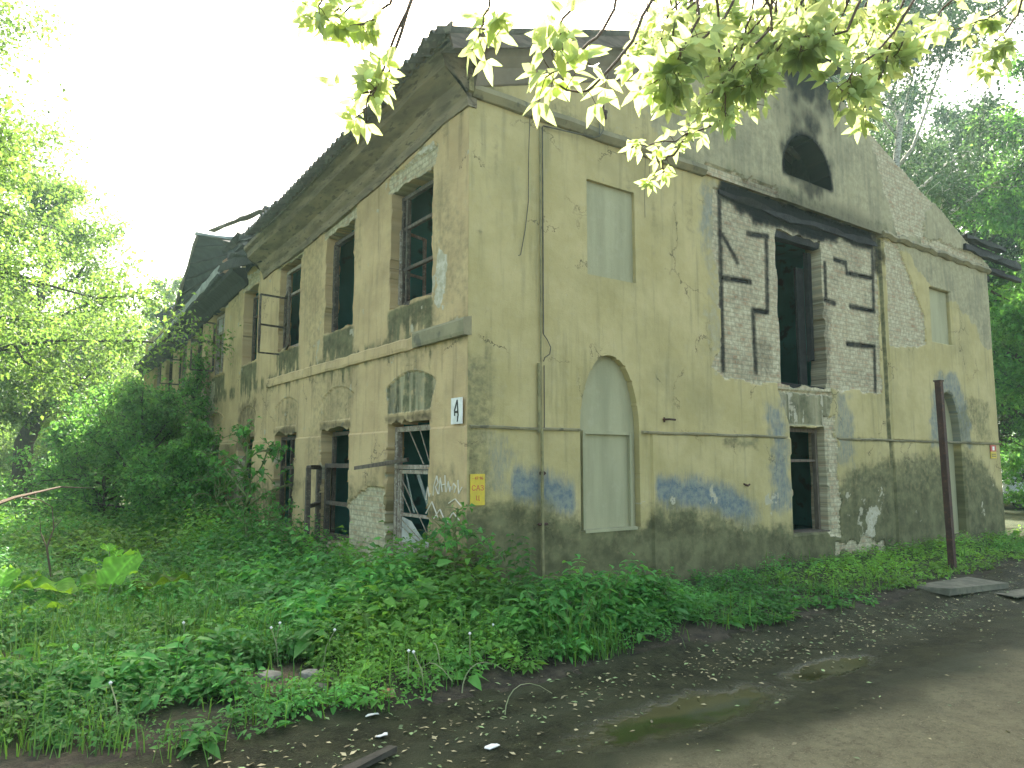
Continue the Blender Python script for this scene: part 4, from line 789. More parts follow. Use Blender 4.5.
# ================================================================== TREES
def polyline(p, d, L, n, wig, grav, rg):
    pts = [p]; d = unit(d)
    for i in range(n):
        d = unit(d + rg.normal(0, wig, 3) + np.array((0, 0, grav))); pts.append(pts[-1] + d * L / n)
    return np.array(pts)
def tree_geo(seed, H, tr, base, cr, nl, nleaf, leaf, lean=(0, 0), spread=.22, up=.55, sub=5, twg=4, droop=-.05, prof=None, fork=None, drape=0.0, zmin=.3):
    rg = np.random.default_rng(seed); mb = MB(); n = 10; pts = [np.zeros(3)]
    for i in range(n):
        t = (i + 1) / n; pts.append(np.array([lean[0] * t * t * H + rg.normal(0, .012 * H), lean[1] * t * t * H + rg.normal(0, .012 * H), t * H * .95]))
    pts = np.array(pts); rad = tr * (1 - np.linspace(0, 1, n + 1)) ** .75 * .95 + .015; rad[0] *= 1.35
    mb.tube(pts, rad, 8); segs = []
    def along(t):
        f = t * n; i = min(int(f), n - 1); return pts[i] + (pts[i + 1] - pts[i]) * (f - i)
    az = rg.random() * 6
    for k in range(nl):
        t = base + (1 - base) * ((k + .3 * rg.random()) / nl) ** .9; t = min(t, .98); p = along(t); az += 2.4 + rg.normal(0, .35)
        rel = (t - base) / (1 - base); pr = prof(rel) if prof else (.55 + .45 * math.sin(math.pi * min(1, rel * .8 + .25))) * (1 - .55 * rel ** 2)
        L = cr * pr * rg.uniform(.75, 1.2); el = up * (.5 + .9 * rel) + rg.normal(0, .12)
        d = np.array([math.cos(az) * math.cos(el), math.sin(az) * math.cos(el), math.sin(el)])
        lp = polyline(p, d, L, 6, .12, droop, rg); r0 = tr * (1 - t) ** .8 * .55 + .012
        mb.tube(lp, np.linspace(r0, .012, 7), 5); segs.append((lp[3:], L * .4))
        for s_ in range(sub):
            q = lp[2 + int(rg.integers(0, 5))]; dd = unit((lp[-1] - lp[0])) + rg.normal(0, .6, 3); L2 = L * rg.uniform(.25, .5)
            sp = polyline(q, dd, L2, 4, .18, droop * 1.5, rg); mb.tube(sp, np.linspace(.35 * r0 * .6 + .006, .006, 5), 4); segs.append((sp, L2))
            for w in range(twg):
                q2 = sp[1 + int(rg.integers(0, 4))]; d2 = unit(sp[-1] - sp[0]) + rg.normal(0, .75, 3) - np.array((0, 0, drape)); tp = polyline(q2, d2, L2 * rg.uniform(.3, .6) + .15 + drape, 3, .2, droop * 2 - drape * .3, rg)
                mb.tube(tp, np.linspace(.008, .004, 4), 3); segs.append((tp, L2 * .6))
    wts = np.array([np.linalg.norm(s[0][-1] - s[0][0]) + .1 for s in segs]) * rg.uniform(.3, 1.6, len(segs)); wts /= wts.sum(); pick = rg.choice(len(segs), nleaf, p=wts)
    m = np.array([len(s[0]) for s in segs]); P = np.zeros((nleaf, 3)); T = rg.random(nleaf) ** .8
    for i, (sp, _) in enumerate(segs):
        k = np.nonzero(pick == i)[0]
        if len(k) == 0: continue
        f = T[k] * (len(sp) - 1); j = np.minimum(f.astype(int), len(sp) - 2); P[k] = sp[j] + (sp[j + 1] - sp[j]) * (f - j)[:, None]
    P = P + rg.normal(0, spread, P.shape) * np.array((1, 1, .75)); P[:, 2] = np.maximum(P[:, 2], zmin)
    D = rdir(nleaf, rg) * np.array((1, 1, .6)) - np.array((0, 0, .35)); N = rdir(nleaf, rg) * .7 + np.array((0, 0, 1.0))
    L = leaf * rg.uniform(.65, 1.35, nleaf); V, Q = leaf_geo(P, D, N, L, L * .62)
    return mb.arr(), (V, Q, tints(nleaf, 5, rg))
PROTO = {}
def proto(key, **kw):
    (wv, wf), (lv, lq, lt) = tree_geo(**kw); PROTO[key] = (wv, wf, lv, lq, lt)
PM = {}
def plant_tree(key, name, label, cat, loc, scale=1.0, rot=0.0, group=None, bark='bark', leafm='leaf_tree', woodname='trunk', crownname='crown'):
    root = thing(name, label, cat, loc, group)
    k = (key, bark, leafm)
    if k not in PM:
        wv, wf, lv, lq, lt = PROTO[key]
        a = link(woodname, fastmesh(woodname, wv, wf, smooth=True), M[bark], root); b = link(crownname, fastmesh(crownname, lv, [lq], tint=lt), M[leafm], root); PM[k] = (a, b)
    else:
        for src in PM[k]:
            c = src.copy(); COL.objects.link(c); c.parent = root
    root.scale = (scale, scale, scale); root.rotation_euler = (0, 0, rot); return root
proto('oak', seed=1, H=13, tr=.26, base=.20, cr=5.0, nl=24, nleaf=64000, leaf=.11, spread=.28)
proto('oak2', seed=2, H=12, tr=.27, base=.16, cr=4.6, nl=18, nleaf=26000, leaf=.17, spread=.26)
proto('stout', seed=22, H=12, tr=.36, base=.32, cr=4.4, nl=18, nleaf=26000, leaf=.15, spread=.26, droop=-.03)
proto('linden', seed=3, H=15, tr=.28, base=.14, cr=3.9, nl=22, nleaf=28000, leaf=.17, spread=.25, up=.75)
proto('maple', seed=4, H=11, tr=.2, base=.10, cr=4.0, nl=20, nleaf=24000, leaf=.18, spread=.25)
proto('birch', seed=5, H=19, tr=.21, base=.34, cr=4.8, nl=24, nleaf=50000, leaf=.125, spread=.28, up=.85, drape=.25, twg=5, lean=(.05, .03))
proto('bush', seed=6, H=3.6, tr=.05, base=.04, cr=2.0, nl=24, nleaf=13000, leaf=.115, spread=.14, up=.8, zmin=.1, sub=5, twg=3)
proto('bush2', seed=7, H=3.0, tr=.045, base=.04, cr=1.7, nl=22, nleaf=10000, leaf=.12, spread=.13, up=.75, zmin=.1, sub=5, twg=3)
proto('sapling', seed=8, H=1.5, tr=.014, base=.12, cr=.75, nl=11, nleaf=330, leaf=.115, spread=.05, up=.8, sub=3, twg=1, zmin=.15)
proto('sapling2', seed=9, H=1.9, tr=.014, base=.15, cr=.8, nl=12, nleaf=330, leaf=.11, spread=.05, up=.9, sub=3, twg=1, zmin=.15)
proto('climber', seed=10, H=5.2, tr=.04, base=.05, cr=1.0, nl=26, nleaf=5000, leaf=.10, spread=.13, up=1.0, sub=4, twg=3, zmin=.1)
rgT = np.random.default_rng(77)
G1 = 'woodland trees to the left of the derelict building'
L1 = 'sunlit leafy green tree in the woods left of the derelict building'
plant_tree('oak', 'broadleaf_tree', 'big light green tree whose loose crown hangs in at the upper left over the lawn', 'tree', ground_at(-150, 14.4), .97, 1.9)
plant_tree('stout', 'broadleaf_tree', 'sunlit tree with a thick dark bare trunk showing at the left edge above the weeds', 'tree', ground_at(26, 25), 1.0, .6)
spec = [(-70, 24, 'oak2', .95), (-20, 38, 'linden', .85), (75, 42, 'maple', .95), (105, 36, 'maple', .85), (160, 46, 'linden', .92), (182, 55, 'linden', .8), (128, 58, 'oak', .78), (50, 58, 'oak', .85), (0, 60, 'oak2', 1.0), (-60, 55, 'linden', .9), (90, 75, 'oak', 1.0), (20, 80, 'linden', .9), (150, 80, 'oak2', 1.0), (-40, 85, 'oak', 1.1), (200, 85, 'oak', 1.0), (-110, 45, 'oak', 1.0)]
for px, d, k, s_ in spec: plant_tree(k, 'broadleaf_tree', L1, 'tree', ground_at(px, d), s_ * rgT.uniform(.95, 1.05), rgT.random() * 6.28, G1)
for px, d in [(95, 36), (125, 33), (80, 50), (30, 52), (140, 52), (-15, 48), (170, 64), (110, 66), (50, 70), (0, 72)]:
    plant_tree('bush', 'undergrowth_bush', 'low leafy bush in the undergrowth of the left hand woods', 'bush', ground_at(px, d), rgT.uniform(.9, 1.4), rgT.random() * 6.28, 'undergrowth bushes under the left hand woods', leafm='leaf_tree')
# right of and behind the building
plant_tree('birch', 'birch_tree', 'tall birch with forked pale limbs and thin foliage beyond the right slope of the gable', 'tree', ground_at(925, 28), 1.2, 2.2, bark='birch', leafm='leaf_birch')
G2 = 'woodland trees behind and right of the gable'; L2 = 'green tree in the woods behind the right hand end of the gable'
for px, d, k, s_ in [(1010, 40, 'linden', 1.15), (1085, 26, 'maple', .95), (1040, 33, 'oak2', .85), (880, 44, 'linden', 1.0), (960, 52, 'oak', 1.05), (1110, 36, 'oak', 1.0), (1000, 58, 'linden', 1.1), (780, 52, 'linden', 1.25), (690, 48, 'oak', 1.15), (1070, 60, 'oak', 1.1), (1150, 50, 'linden', 1.1), (910, 62, 'linden', 1.2), (985, 37, 'linden', 1.4), (1078, 26, 'linden', 1.15), (930, 42, 'linden', 1.6), (865, 40, 'linden', 1.45)]:
    plant_tree(k, 'broadleaf_tree', L2, 'tree', ground_at(px, d), s_, rgT.random() * 6.28, G2, leafm='leaf_birch' if px < 1000 else 'leaf_dark')
for px, d, s_ in [(1068, 22, 1.0), (1090, 28, 1.1), (1045, 42, 1.1)]:
    plant_tree('bush2', 'undergrowth_bush', 'dark leafy bush at the edge of the right hand woods', 'bush', ground_at(px, d), s_, rgT.random() * 6.28, 'bushes under the right hand woods', leafm='leaf_dark')
# shrubs against the side wing
plant_tree('bush', 'wild_shrub', 'large dense green shrub filling the foot of the side wing', 'shrub', (-1.5, 12.2, 0), .90, .5, leafm='leaf_dark')
plant_tree('bush2', 'wild_shrub', 'rounded green shrub in front of the large one nearest the lit lawn', 'shrub', (-1.95, 15.2, 0), .98, 2.4, leafm='leaf_dark')
plant_tree('bush', 'wild_shrub', 'tall green shrub at the back of the thicket below the broken eaves', 'shrub', (-1.4, 17.2, 0), 1.0, 3.9, leafm='leaf_dark')
plant_tree('bush2', 'wild_shrub', 'low shrub in front of the thicket close to the red brick window', 'shrub', (-.95, 10.0, 0), .72, 1.1, leafm='leaf_dark')
plant_tree('climber', 'climbing_plant', 'thin leafy climber growing up the wing wall between the open upper windows', 'climber', (-.25, 12.9, 0), .86, 0, leafm='leaf_dark')
plant_tree('sapling', 'sapling', 'bright green sapling growing against the corner below the yellow plate', 'sapling', (-.28, -.22, 0), .76, .4, leafm='leaf_weed', bark='stem', woodname='stem', crownname='leaves')
plant_tree('sapling2', 'sapling', 'slender sapling with sparse pale leaves in front of the open ground floor casement', 'sapling', (-.75, 6.1, 0), 1.22, 2.0, leafm='leaf_weed', bark='stem', woodname='stem', crownname='leaves')
plant_tree('sapling', 'sapling', 'small sapling beside the red brick jamb of the fourth ground floor window', 'sapling', (-.7, 8.3, 0), 1.1, 4.0, leafm='leaf_weed', bark='stem', woodname='stem', crownname='leaves')
plant_tree('sapling2', 'sapling', 'short leafy sapling at the foot of the open casement', 'sapling', (-.7, 4.9, 0), .62, 1.0, leafm='leaf_weed', bark='stem', woodname='stem', crownname='leaves')

# ---------------------------------------------------------------- overhanging ash-leaved maple (close above the road)
rg = np.random.default_rng(42)
mroot = thing('ash_maple_tree', 'overhanging maple whose bright leafy twigs hang down in front of the gable', 'tree', (ground_at(1500, 4.2)))
tb = ground_at(1500, 4.2); mb = MB()
tk = np.array([tb, tb + (0, 0, 1.6), tb + (-.1, .1, 3.2), tb + (-.3, .2, 4.6), tb + (-.5, .3, 6.5), tb + (-.7, .2, 8.5)]); mb.tube(tk, [.26, .2, .17, .14, .10, .04], 9)
limbs = {'a': [tk[2], at(1250, -60, 4.0), at(1060, -95, 3.8), at(880, -110, 3.5), at(700, -105, 3.3), at(540, -110, 3.1), at(430, -95, 3.0), at(330, -80, 2.9)],
         'b': [tk[3], at(1300, -190, 4.6), at(1080, -190, 4.5), at(900, -150, 4.4), at(760, -130, 4.2), at(640, -120, 4.1)]}
for k, L in limbs.items(): mb.tube(L, np.linspace(.085, .012, len(L)), 7)
# (points px, py, depth), leaf count, leaf length
tw = [([(960, -100, 3.6), (905, 25, 3.5), (850, 75, 3.4), (842, 98, 3.4)], 30, .105), ([(905, -110, 3.5), (850, 30, 3.4), (805, 35, 3.3), (800, 52, 3.3)], 34, .105),
      ([(860, -110, 3.6), (800, 10, 3.5), (762, 55, 3.4), (745, 85, 3.4)], 34, .10), ([(770, -105, 3.4), (728, 15, 3.3), (690, 50, 3.2), (668, 90, 3.2)], 36, .10),
      ([(705, -105, 3.3), (700, 15, 3.2), (680, 55, 3.1), (655, 82, 3.1)], 34, .11), ([(820, -110, 3.9), (770, 0, 3.9), (735, 55, 3.8), (712, 105, 3.8)], 38, .10),
      ([(940, -100, 3.8), (900, 5, 3.9), (885, 70, 3.9), (862, 112, 3.8)], 34, .10), ([(1000, -95, 3.8), (960, 0, 3.9), (920, 25, 4.0), (890, 60, 4.0)], 30, .10),
      ([(1060, -95, 4.0), (1020, 10, 4.2), (1000, 40, 4.3), (985, 62, 4.3)], 26, .10), ([(740, -130, 4.4), (700, 5, 4.4), (670, 50, 4.3), (640, 70, 4.3)], 32, .11),
      ([(880, -130, 4.5), (830, -5, 4.5), (790, 35, 4.4), (760, 60, 4.4)], 40, .11), ([(930, -130, 4.5), (880, -10, 4.6), (850, 30, 4.5), (815, 50, 4.5)], 40, .11), ([(790, -120, 4.2), (745, -10, 4.3), (715, 25, 4.2), (690, 45, 4.2)], 40, .11),
      ([(700, -105, 3.3), (655, 0, 3.0), (628, 50, 2.9), (602, 82, 2.85), (580, 94, 2.8), (556, 84, 2.8), (545, 62, 2.8)], 9, .10),
      ([(560, -105, 3.1), (575, 0, 2.9), (562, 30, 2.8), (552, 55, 2.75)], 12, .105), ([(640, -108, 3.2), (610, 25, 2.9), (575, 55, 2.8), (545, 78, 2.75)], 9, .105),
      ([(540, -110, 3.1), (500, -20, 2.9), (484, 15, 2.85), (478, 38, 2.85)], 17, .095), ([(430, -95, 3.0), (412, 0, 2.9), (388, 62, 2.85), (372, 92, 2.8), (364, 112, 2.8)], 24, .085), ([(412, -2, 2.9), (395, 50, 2.85), (385, 85, 2.8), (352, 100, 2.8)], 9, .08),
      ([(430, -95, 3.0), (380, -10, 3.0), (345, 10, 3.0), (318, 18, 3.0)], 22, .09), ([(400, -90, 3.0), (395, 0, 3.0), (372, 22, 3.0), (350, 26, 3.0)], 18, .085), ([(330, -80, 2.9), (330, -10, 2.9), (320, 8, 2.9)], 10, .08),
      ([(760, -130, 4.2), (780, 80, 4.0), (745, 108, 3.9), (700, 128, 3.8), (668, 143, 3.8), (640, 146, 3.8)], 22, .075), ([(690, 132, 3.8), (668, 160, 3.8), (650, 178, 3.8)], 13, .065), ([(1080, -190, 4.5), (1030, -20, 4.6), (990, 20, 4.6), (950, 30, 4.6)], 30, .10)]
rj = np.random.default_rng(8)
for k in range(30):
    x0 = rj.uniform(640, 900); dp = rj.uniform(3.3, 4.6); lim = limbs['b'] if dp > 3.9 else limbs['a']
    q = min(lim, key=lambda w_: abs((lambda v: CX + F_PX * v[0] / v[2])(CM.T @ (w_ - CAM)) - x0 - 50)); v = CM.T @ (q - CAM); s0 = (CX + F_PX * v[0] / v[2], CY + F_PX * v[1] / v[2], v[2])
    ye = 92 - 62 * abs((x0 - 735) / 150) ** 1.7 + rj.normal(0, 16); ye = max(ye, 14); ye = min(ye, 50) if 765 < x0 < 850 else ye
    tw.append(([s0, (x0 + rj.normal(25, 20), ye - 95, dp), (x0 + rj.normal(8, 10), ye - 45, dp), (x0, ye, dp)], int(rj.integers(15, 22)), .084))
LV, LQ, LT, n0 = [], [], [], 0
for pts, nlf, ll in tw:
    P = np.array([at(*p) for p in pts]); 
    # smooth the twig
    tt = np.linspace(0, len(P) - 1, 14); i0 = np.minimum(tt.astype(int), len(P) - 2); fr = (tt - i0)[:, None]; Ps = P[i0] * (1 - fr) + P[i0 + 1] * fr
    Ps[1:-1] = (Ps[:-2] + 2 * Ps[1:-1] + Ps[2:]) / 4; Ps[1:-1] += rg.normal(0, .008, Ps[1:-1].shape)
    mb.tube(Ps, np.linspace(.0085, .003, 14), 5)
    start = 0 if len(pts) < 4 else .42
    ts = list(start + (1 - start) * rg.random(max(1, nlf // 2)) ** .75) + [1.0]
    for t_ in ts:
        f = t_ * 13; i = min(int(f), 12); p = Ps[i] + (Ps[i + 1] - Ps[i]) * (f - i); d0 = unit(Ps[i + 1] - Ps[i])
        # one compound leaf: a petiole with three to five leaflets
        pd = unit(d0 * .4 + rg.normal(0, .6, 3) - np.array((0, 0, .15))); pl = ll * rg.uniform(.5, 1.0); e = p + pd * pl
        mb.tube([p, p + pd * pl * .5 + (0, 0, .004), e], [.0022, .0018, .0014], 3)
        N = unit(rg.normal(0, .35, 3) + np.array((0, 0, .7)) - .75 * (CAM - p) / np.linalg.norm(CAM - p)); S = unit(np.cross(pd, N)); k = int(rg.choice([3, 5, 5]))
        dirs = [(e, pd - (0, 0, .12)), (e, unit(pd * .45 + S) - (0, 0, .12)), (e, unit(pd * .45 - S) - (0, 0, .12))]
        if k == 5: e2 = p + pd * pl * .55; dirs += [(e2, unit(pd * .2 + S) - (0, 0, .2)), (e2, unit(pd * .2 - S) - (0, 0, .2))]
        PP = np.array([a for a, b in dirs]); DD = np.array([b for a, b in dirs]) + rg.normal(0, .12, (k, 3)); Ls = ll * rg.uniform(.7, 1.12, k)
        V, Qd, T = leaf6_geo(PP, DD, np.tile(N, (k, 1)) + rg.normal(0, .25, (k, 3)), Ls, Ls * .42, .14, .15); LV.append(V); LQ.append((Qd + n0, T + n0)); n0 += len(V); LT.append(tints(k, 8, rg, 1.0, .15, .15))
# trunk with limbs and twigs, then the leaflets
wv, wf = mb.arr(); mk('trunk', wv, wf, M['twig'], mroot, smooth=True)
mk('foliage', np.concatenate(LV), [np.concatenate([q for q, t in LQ]), np.concatenate([t for q, t in LQ])], M['leaf_maple'], mroot, tint=np.concatenate(LT))
# ================================================================== GROUND COVER (uncountable)
rg = np.random.default_rng(99)
fw = CM @ np.array([0, 0, 1.0]); rt = CM @ np.array([1.0, 0, 0])
def scatter(n, dmin, dmax, pw=1.0):
    d = dmin + (dmax - dmin) * rg.random(n) ** pw; u = rg.uniform(-1.12, 1.12, n) * .71 * d
    P = CAM[None, :2] + d[:, None] * unit(fw[:2]) + u[:, None] * rt[:2]; return P[:, 0], P[:, 1]
def wild(x, y, margin=0.0):
    e = y + 2.32 + .30 * (fbm(x * 1.6, y * 1.6, 401, 3) - .5) * 2 + .25 * sstep(-1, -4, x)
    inb = (x > -.05) & (y > -.10)
    return (e > margin) & ~inb & ~((x > 8.0) & (y < -2.0)) 
def bare(x, y):
    b = np.zeros(np.shape(x))
    for cx, cy, r in ((-2.95, -.15, .40), (-4.7, .3, .75), (-2.55, -1.45, .38), (-3.3, -1.9, .3)): b = np.maximum(b, sstep(r * 1.35, r * .7, np.hypot(x - cx, y - cy) + .25 * (fbm(x * 3, y * 3, 402) - .5)))
    return b
def height(x, y):
    """how tall the weeds grow here"""
    h = np.full(np.shape(x), .16) + .12 * fbm(x * .6, y * .6, 403, 3)
    nearside = sstep(-2.6, -.6, x) * sstep(-1.6, -.2, y) * (x < .05); h = h + .34 * nearside
    h = h + .28 * sstep(4, 9, y) * (x < 0)
    h = h + .12 * np.exp(-((x - .5) / 1.1) ** 2 - ((y + 1.75) / .5) ** 2) * 2.6
    h = np.where(x > 1.8, h * .72, h); h = h * (1 - .5 * sstep(1.4, .0, y + 2.32)); return h
def weeds(n, dmin, dmax, kmin, kmax, lsz, pw=.8, fine=False):
    x, y = scatter(n, dmin, dmax, pw); k = wild(x, y, .02) & (rg.random(n) > bare(x, y) * .97) & (rg.random(n) < .42 + .9 * fbm(x * .9, y * .9, 404, 3)); x, y = x[k], y[k]
    h = height(x, y) * rg.uniform(.45, 1.4, len(x)) * (.55 + .95 * fbm(x * 1.7, y * 1.7, 409, 3)); z = zground(x, y); V, Q, T = [], [], []; n0 = 0
    m = rg.integers(kmin, kmax + 1, len(x)); pid = np.repeat(np.arange(len(x)), m); N_ = len(pid); order = np.concatenate([np.arange(a) for a in m]); fr = (order + .6) / m[pid]
    az = order * 2.4 + rg.random(len(x))[pid] * 6.28 + rg.normal(0, .3, N_); lx = rg.normal(0, .12, (len(x), 2))[pid]
    L = lsz * rg.uniform(.6, 1.35, N_) * (1.15 - .45 * fr) * np.clip(h[pid] / .28, .6, 1.25) * np.clip(np.exp(rg.normal(0, .34, len(x))), .5, 1.7 if lsz < .1 else 1.2)[pid]
    base = np.stack([x[pid] + lx[:, 0] * fr * h[pid] + np.cos(az) * .03, y[pid] + lx[:, 1] * fr * h[pid] + np.sin(az) * .03, z[pid] + h[pid] * (.25 + .75 * fr)], 1)
    D = np.stack([np.cos(az), np.sin(az), rg.normal(.12, .28, N_)], 1); Nn = rg.normal(0, .3, (N_, 3)) + np.array((0, 0, 1.0))
    Wd = L * rg.uniform(.42, .68, N_)
    if fine: V, Q, T3_ = leaf6_geo(base, D, Nn, L * 1.08, Wd, .16, .30)
    else: V, Q = leaf_geo(base, D, Nn, L, Wd, .18, .28); T3_ = None
    tn = np.clip(rg.normal(1, .16, len(x)), .6, 1.5)[pid] * np.clip(rg.normal(1, .14, N_), .6, 1.5) * (.30 + 1.45 * fbm(x * .9, y * .9, 405, 3))[pid]; yl = rg.random(N_) * .3 + (.7 * sstep(.45, .65, fbm(x * .6, y * .6, 408, 3)))[pid]
    c = np.stack([tn * (1 + yl), tn * (1 + .2 * yl), tn * (1 - .2 * yl)], 1); return V, Q, np.repeat(c, 8 if fine else 5, 0), T3_
parts = [weeds(8000, 4.4, 8.8, 7, 13, .084, .8, True), weeds(5000, 4.4, 8.0, 6, 12, .05, .8), weeds(800, 4.4, 9.5, 9, 15, .15, .8, True), weeds(9000, 8.0, 16, 7, 12, .105, .8), weeds(9000, 15, 55, 8, 12, .20, .75)]
n0 = 0; VV, QQ, TT, TR = [], [], [], []
for V, Q, T, T3_ in parts:
    VV.append(V); QQ.append(Q + n0); TT.append(T)
    if T3_ is not None: TR.append(T3_ + n0)
    n0 += len(V)
w = mk('ground_weeds', np.concatenate(VV), [np.concatenate(QQ), np.concatenate(TR)], M['leaf_weed'], tint=np.concatenate(TT)); kind(w, 'stuff'); tag(w, 'low green nettles and ground elder covering the earth around the building', 'weeds')
# grass blades
def grass(n, dmin, dmax, hh):
    x, y = scatter(n, dmin, dmax, .7); f = fbm(x * .7 + 9, y * .7, 411, 3); k = wild(x, y, -.05) & (rg.random(n) > bare(x, y) * .8) & (rg.random(n) < (sstep(.40, .62, f) + .12) * np.where(x > .3, .12, 1) + .5 * ((x > -4.6) & (x < -2.2) & (y > -1) & (y < 2))); x, y = x[k], y[k]
    z = zground(x, y); az = rg.random(len(x)) * 6.28; h = hh * rg.uniform(.5, 1.4, len(x)); ln = rg.uniform(.1, .7, len(x)); w_ = .0028 + .0025 * rg.random(len(x)); w_ = w_ * (1 + .10 * np.maximum(0, dmin - 3))
    p = np.stack([x, y, z], 1); dx = np.stack([np.cos(az), np.sin(az), 0 * az], 1); s = np.stack([-np.sin(az), np.cos(az), 0 * az], 1) * w_[:, None]; upv = np.array((0, 0, 1.0))
    m1 = p + dx * (h * ln * .35)[:, None] + upv * (h * .6)[:, None]; tip = p + dx * (h * ln)[:, None] + upv * (h * (1 - .3 * ln))[:, None]
    V = np.stack([p - s, p + s, m1 + s * .8, m1 - s * .8, tip], 1).reshape(-1, 3); o = (np.arange(len(x)) * 5)[:, None]; return V, o + [0, 1, 2, 3], o + [3, 2, 4], tints(len(x), 5, rg, 1.0, .2, .4)
ps = [grass(60000, 4.3, 9, .17), grass(16000, 4.6, 10, .36), grass(14000, 9, 22, .26)]; n0 = 0; VV, QQ, T3, TT = [], [], [], []
for V, Q, T, c in ps: VV.append(V); QQ.append(Q + n0); T3.append(T + n0); TT.append(c); n0 += len(V)
w = mk('grass', np.concatenate(VV), [np.concatenate(QQ), np.concatenate(T3)], M['leaf_grass'], tint=np.concatenate(TT)); kind(w, 'stuff'); tag(w, 'thin green grass among the weeds', 'grass')
# fallen leaves and maple keys along the verge
n = 15000; x = rg.uniform(-5.5, 9.5, n); y = rg.uniform(-5.2, -1.95, n); e = y + 2.5; k = (e < .45) & (rg.random(n) < np.clip(.045 + .95 * np.exp(-((e + .32 + .5 * (fbm(x * .8, y * 0, 421) - .5)) / .34) ** 2), 0, 1)) & (rg.random(n) < .3 + 1.1 * fbm(x * 2, y * 2, 422, 3)); x, y = x[k], y[k]; n = len(x)
z = zground(x, y) + .012; az = rg.random(n) * 6.28; D = np.stack([np.cos(az), np.sin(az), rg.normal(0, .15, n)], 1); L = .036 * rg.uniform(.4, 1.6, n); V, Q = leaf_geo(np.stack([x, y, z], 1), D, rg.normal(0, .25, (n, 3)) + np.array((0, 0, 1.0)), L, L * rg.uniform(.35, .6, n), .15, -.05)
b = rg.uniform(.45, 1.5, n); gq = rg.random(n); c = np.stack([b * (1 - .35 * (gq > .6)), b * (1 + .02 * (gq > .6)), b * (1 - .2 * (gq > .6))], 1)
w = mk('leaf_litter', V, [Q], M['litter'], tint=np.repeat(c, 5, 0)); kind(w, 'stuff'); tag(w, 'pale fallen leaves and seeds strewn along the wet verge of the road', 'leaf litter')

# ================================================================== SINGLE PLANTS AND SMALL THINGS
def gz(x, y): return float(zground(np.array(x), np.array(y)))
def big_leaf(mb, p, az, L, W, tilt, mat=None):
    """broad lobed leaf with wavy rim: fan grid"""
    nu, nv = 17, 15; V = []
    c, s = math.cos(az), math.sin(az)
    for i in range(nu):
        t = i / (nu - 1); wd = W * (math.sin(math.pi * min(1, t * .88 + .10)) ** .6) * (1 - .25 * t)
        for j in range(nv):
            q = (j / (nv - 1) - .5) * 2; wv = .06 * L * math.sin(t * 15 + q * 3 + p[0] * 7) * abs(q) ** 1.5 + .13 * L * abs(q) ** 1.3 + .012 * L * math.sin((t * 16 - abs(q) * 7) * 1.57) - .02 * L * (j == 7)
            a = t * L * (1 - .12 * abs(q)) - .12 * L * abs(q) * (1 - t); b = q * wd * .5 * (1 + .10 * math.sin(t * 21 + p[1]) * abs(q)); hz = wv + math.sin(tilt) * a - .35 * L * t * t * .7
            V.append((p[0] + c * a * math.cos(tilt) - s * b, p[1] + s * a * math.cos(tilt) + c * b, p[2] + hz))
    Q = [(i * nv + j, (i + 1) * nv + j, (i + 1) * nv + j + 1, i * nv + j + 1) for i in range(nu - 1) for j in range(nv - 1)]
    return mb.add(V, Q)
def burdock(x, y, label, spec, name='burdock_plant'):
    z = gz(x, y); root = thing(name, label, 'plant', (x, y, z)); n_ = 0
    for az, ln, h, L, W, tilt, tone in spec:
        p0 = np.array((x, y, z)); p1 = p0 + (math.cos(az) * ln, math.sin(az) * ln, h); mb = MB(); mb.tube([p0, p0 * .4 + p1 * .6 + (0, 0, h * .12), p1], [.012, .010, .007], 5); mb.build('leaf_stalk', M['stem'], root)
        mb = MB(); big_leaf(mb, p1, az, L, W, tilt); V, F = mb.arr(); ii, jj = np.divmod(np.arange(len(V)), 15); vein = np.where(jj == 7, 1.5, 1.0) * np.where((ii - np.abs(jj - 7) // 1) % 4 == 0, 1.25, .92) * np.clip(RNG.normal(1, .10, len(V)), .7, 1.3); mk('leaf', V, F, M['leaf_big'], root, tint=np.array((tone * 1.1, tone, tone * .9))[None] * vein[:, None], smooth=True)
burdock(-3.4, 1.9, 'burdock with very large bright wavy leaves standing above the weeds at the left', [(.75, .10, .36, .56, .56, .85, 1.8), (2.6, .34, .28, .62, .44, .35, 1.5), (.0, .34, .26, .60, .46, .4, .6), (1.6, .25, .22, .50, .40, .7, 1.2), (3.4, .38, .18, .55, .38, .2, 1.4), (5.0, .25, .16, .42, .32, .0, 1.1), (-.5, .2, .15, .4, .3, .3, .9)])
burdock(-4.35, 2.3, 'smaller burdock with pale upright leaves at the left edge', [(1.3, .12, .36, .36, .34, .8, 1.4), (.2, .15, .32, .34, .28, .7, .9), (2.4, .2, .3, .36, .3, .5, 1.2)])
burdock(-3.0, 4.6, 'broad leaved plant with yellow green leaves in front of the shrubs', [(a, .12 + .05 * (i % 2), .15 + .08 * (i % 4), .24, .22, .6, 2.0) for i, a in enumerate((.2, .7, 1.2, 1.7, 2.2, 2.8, -.3))], 'broadleaf_plant')
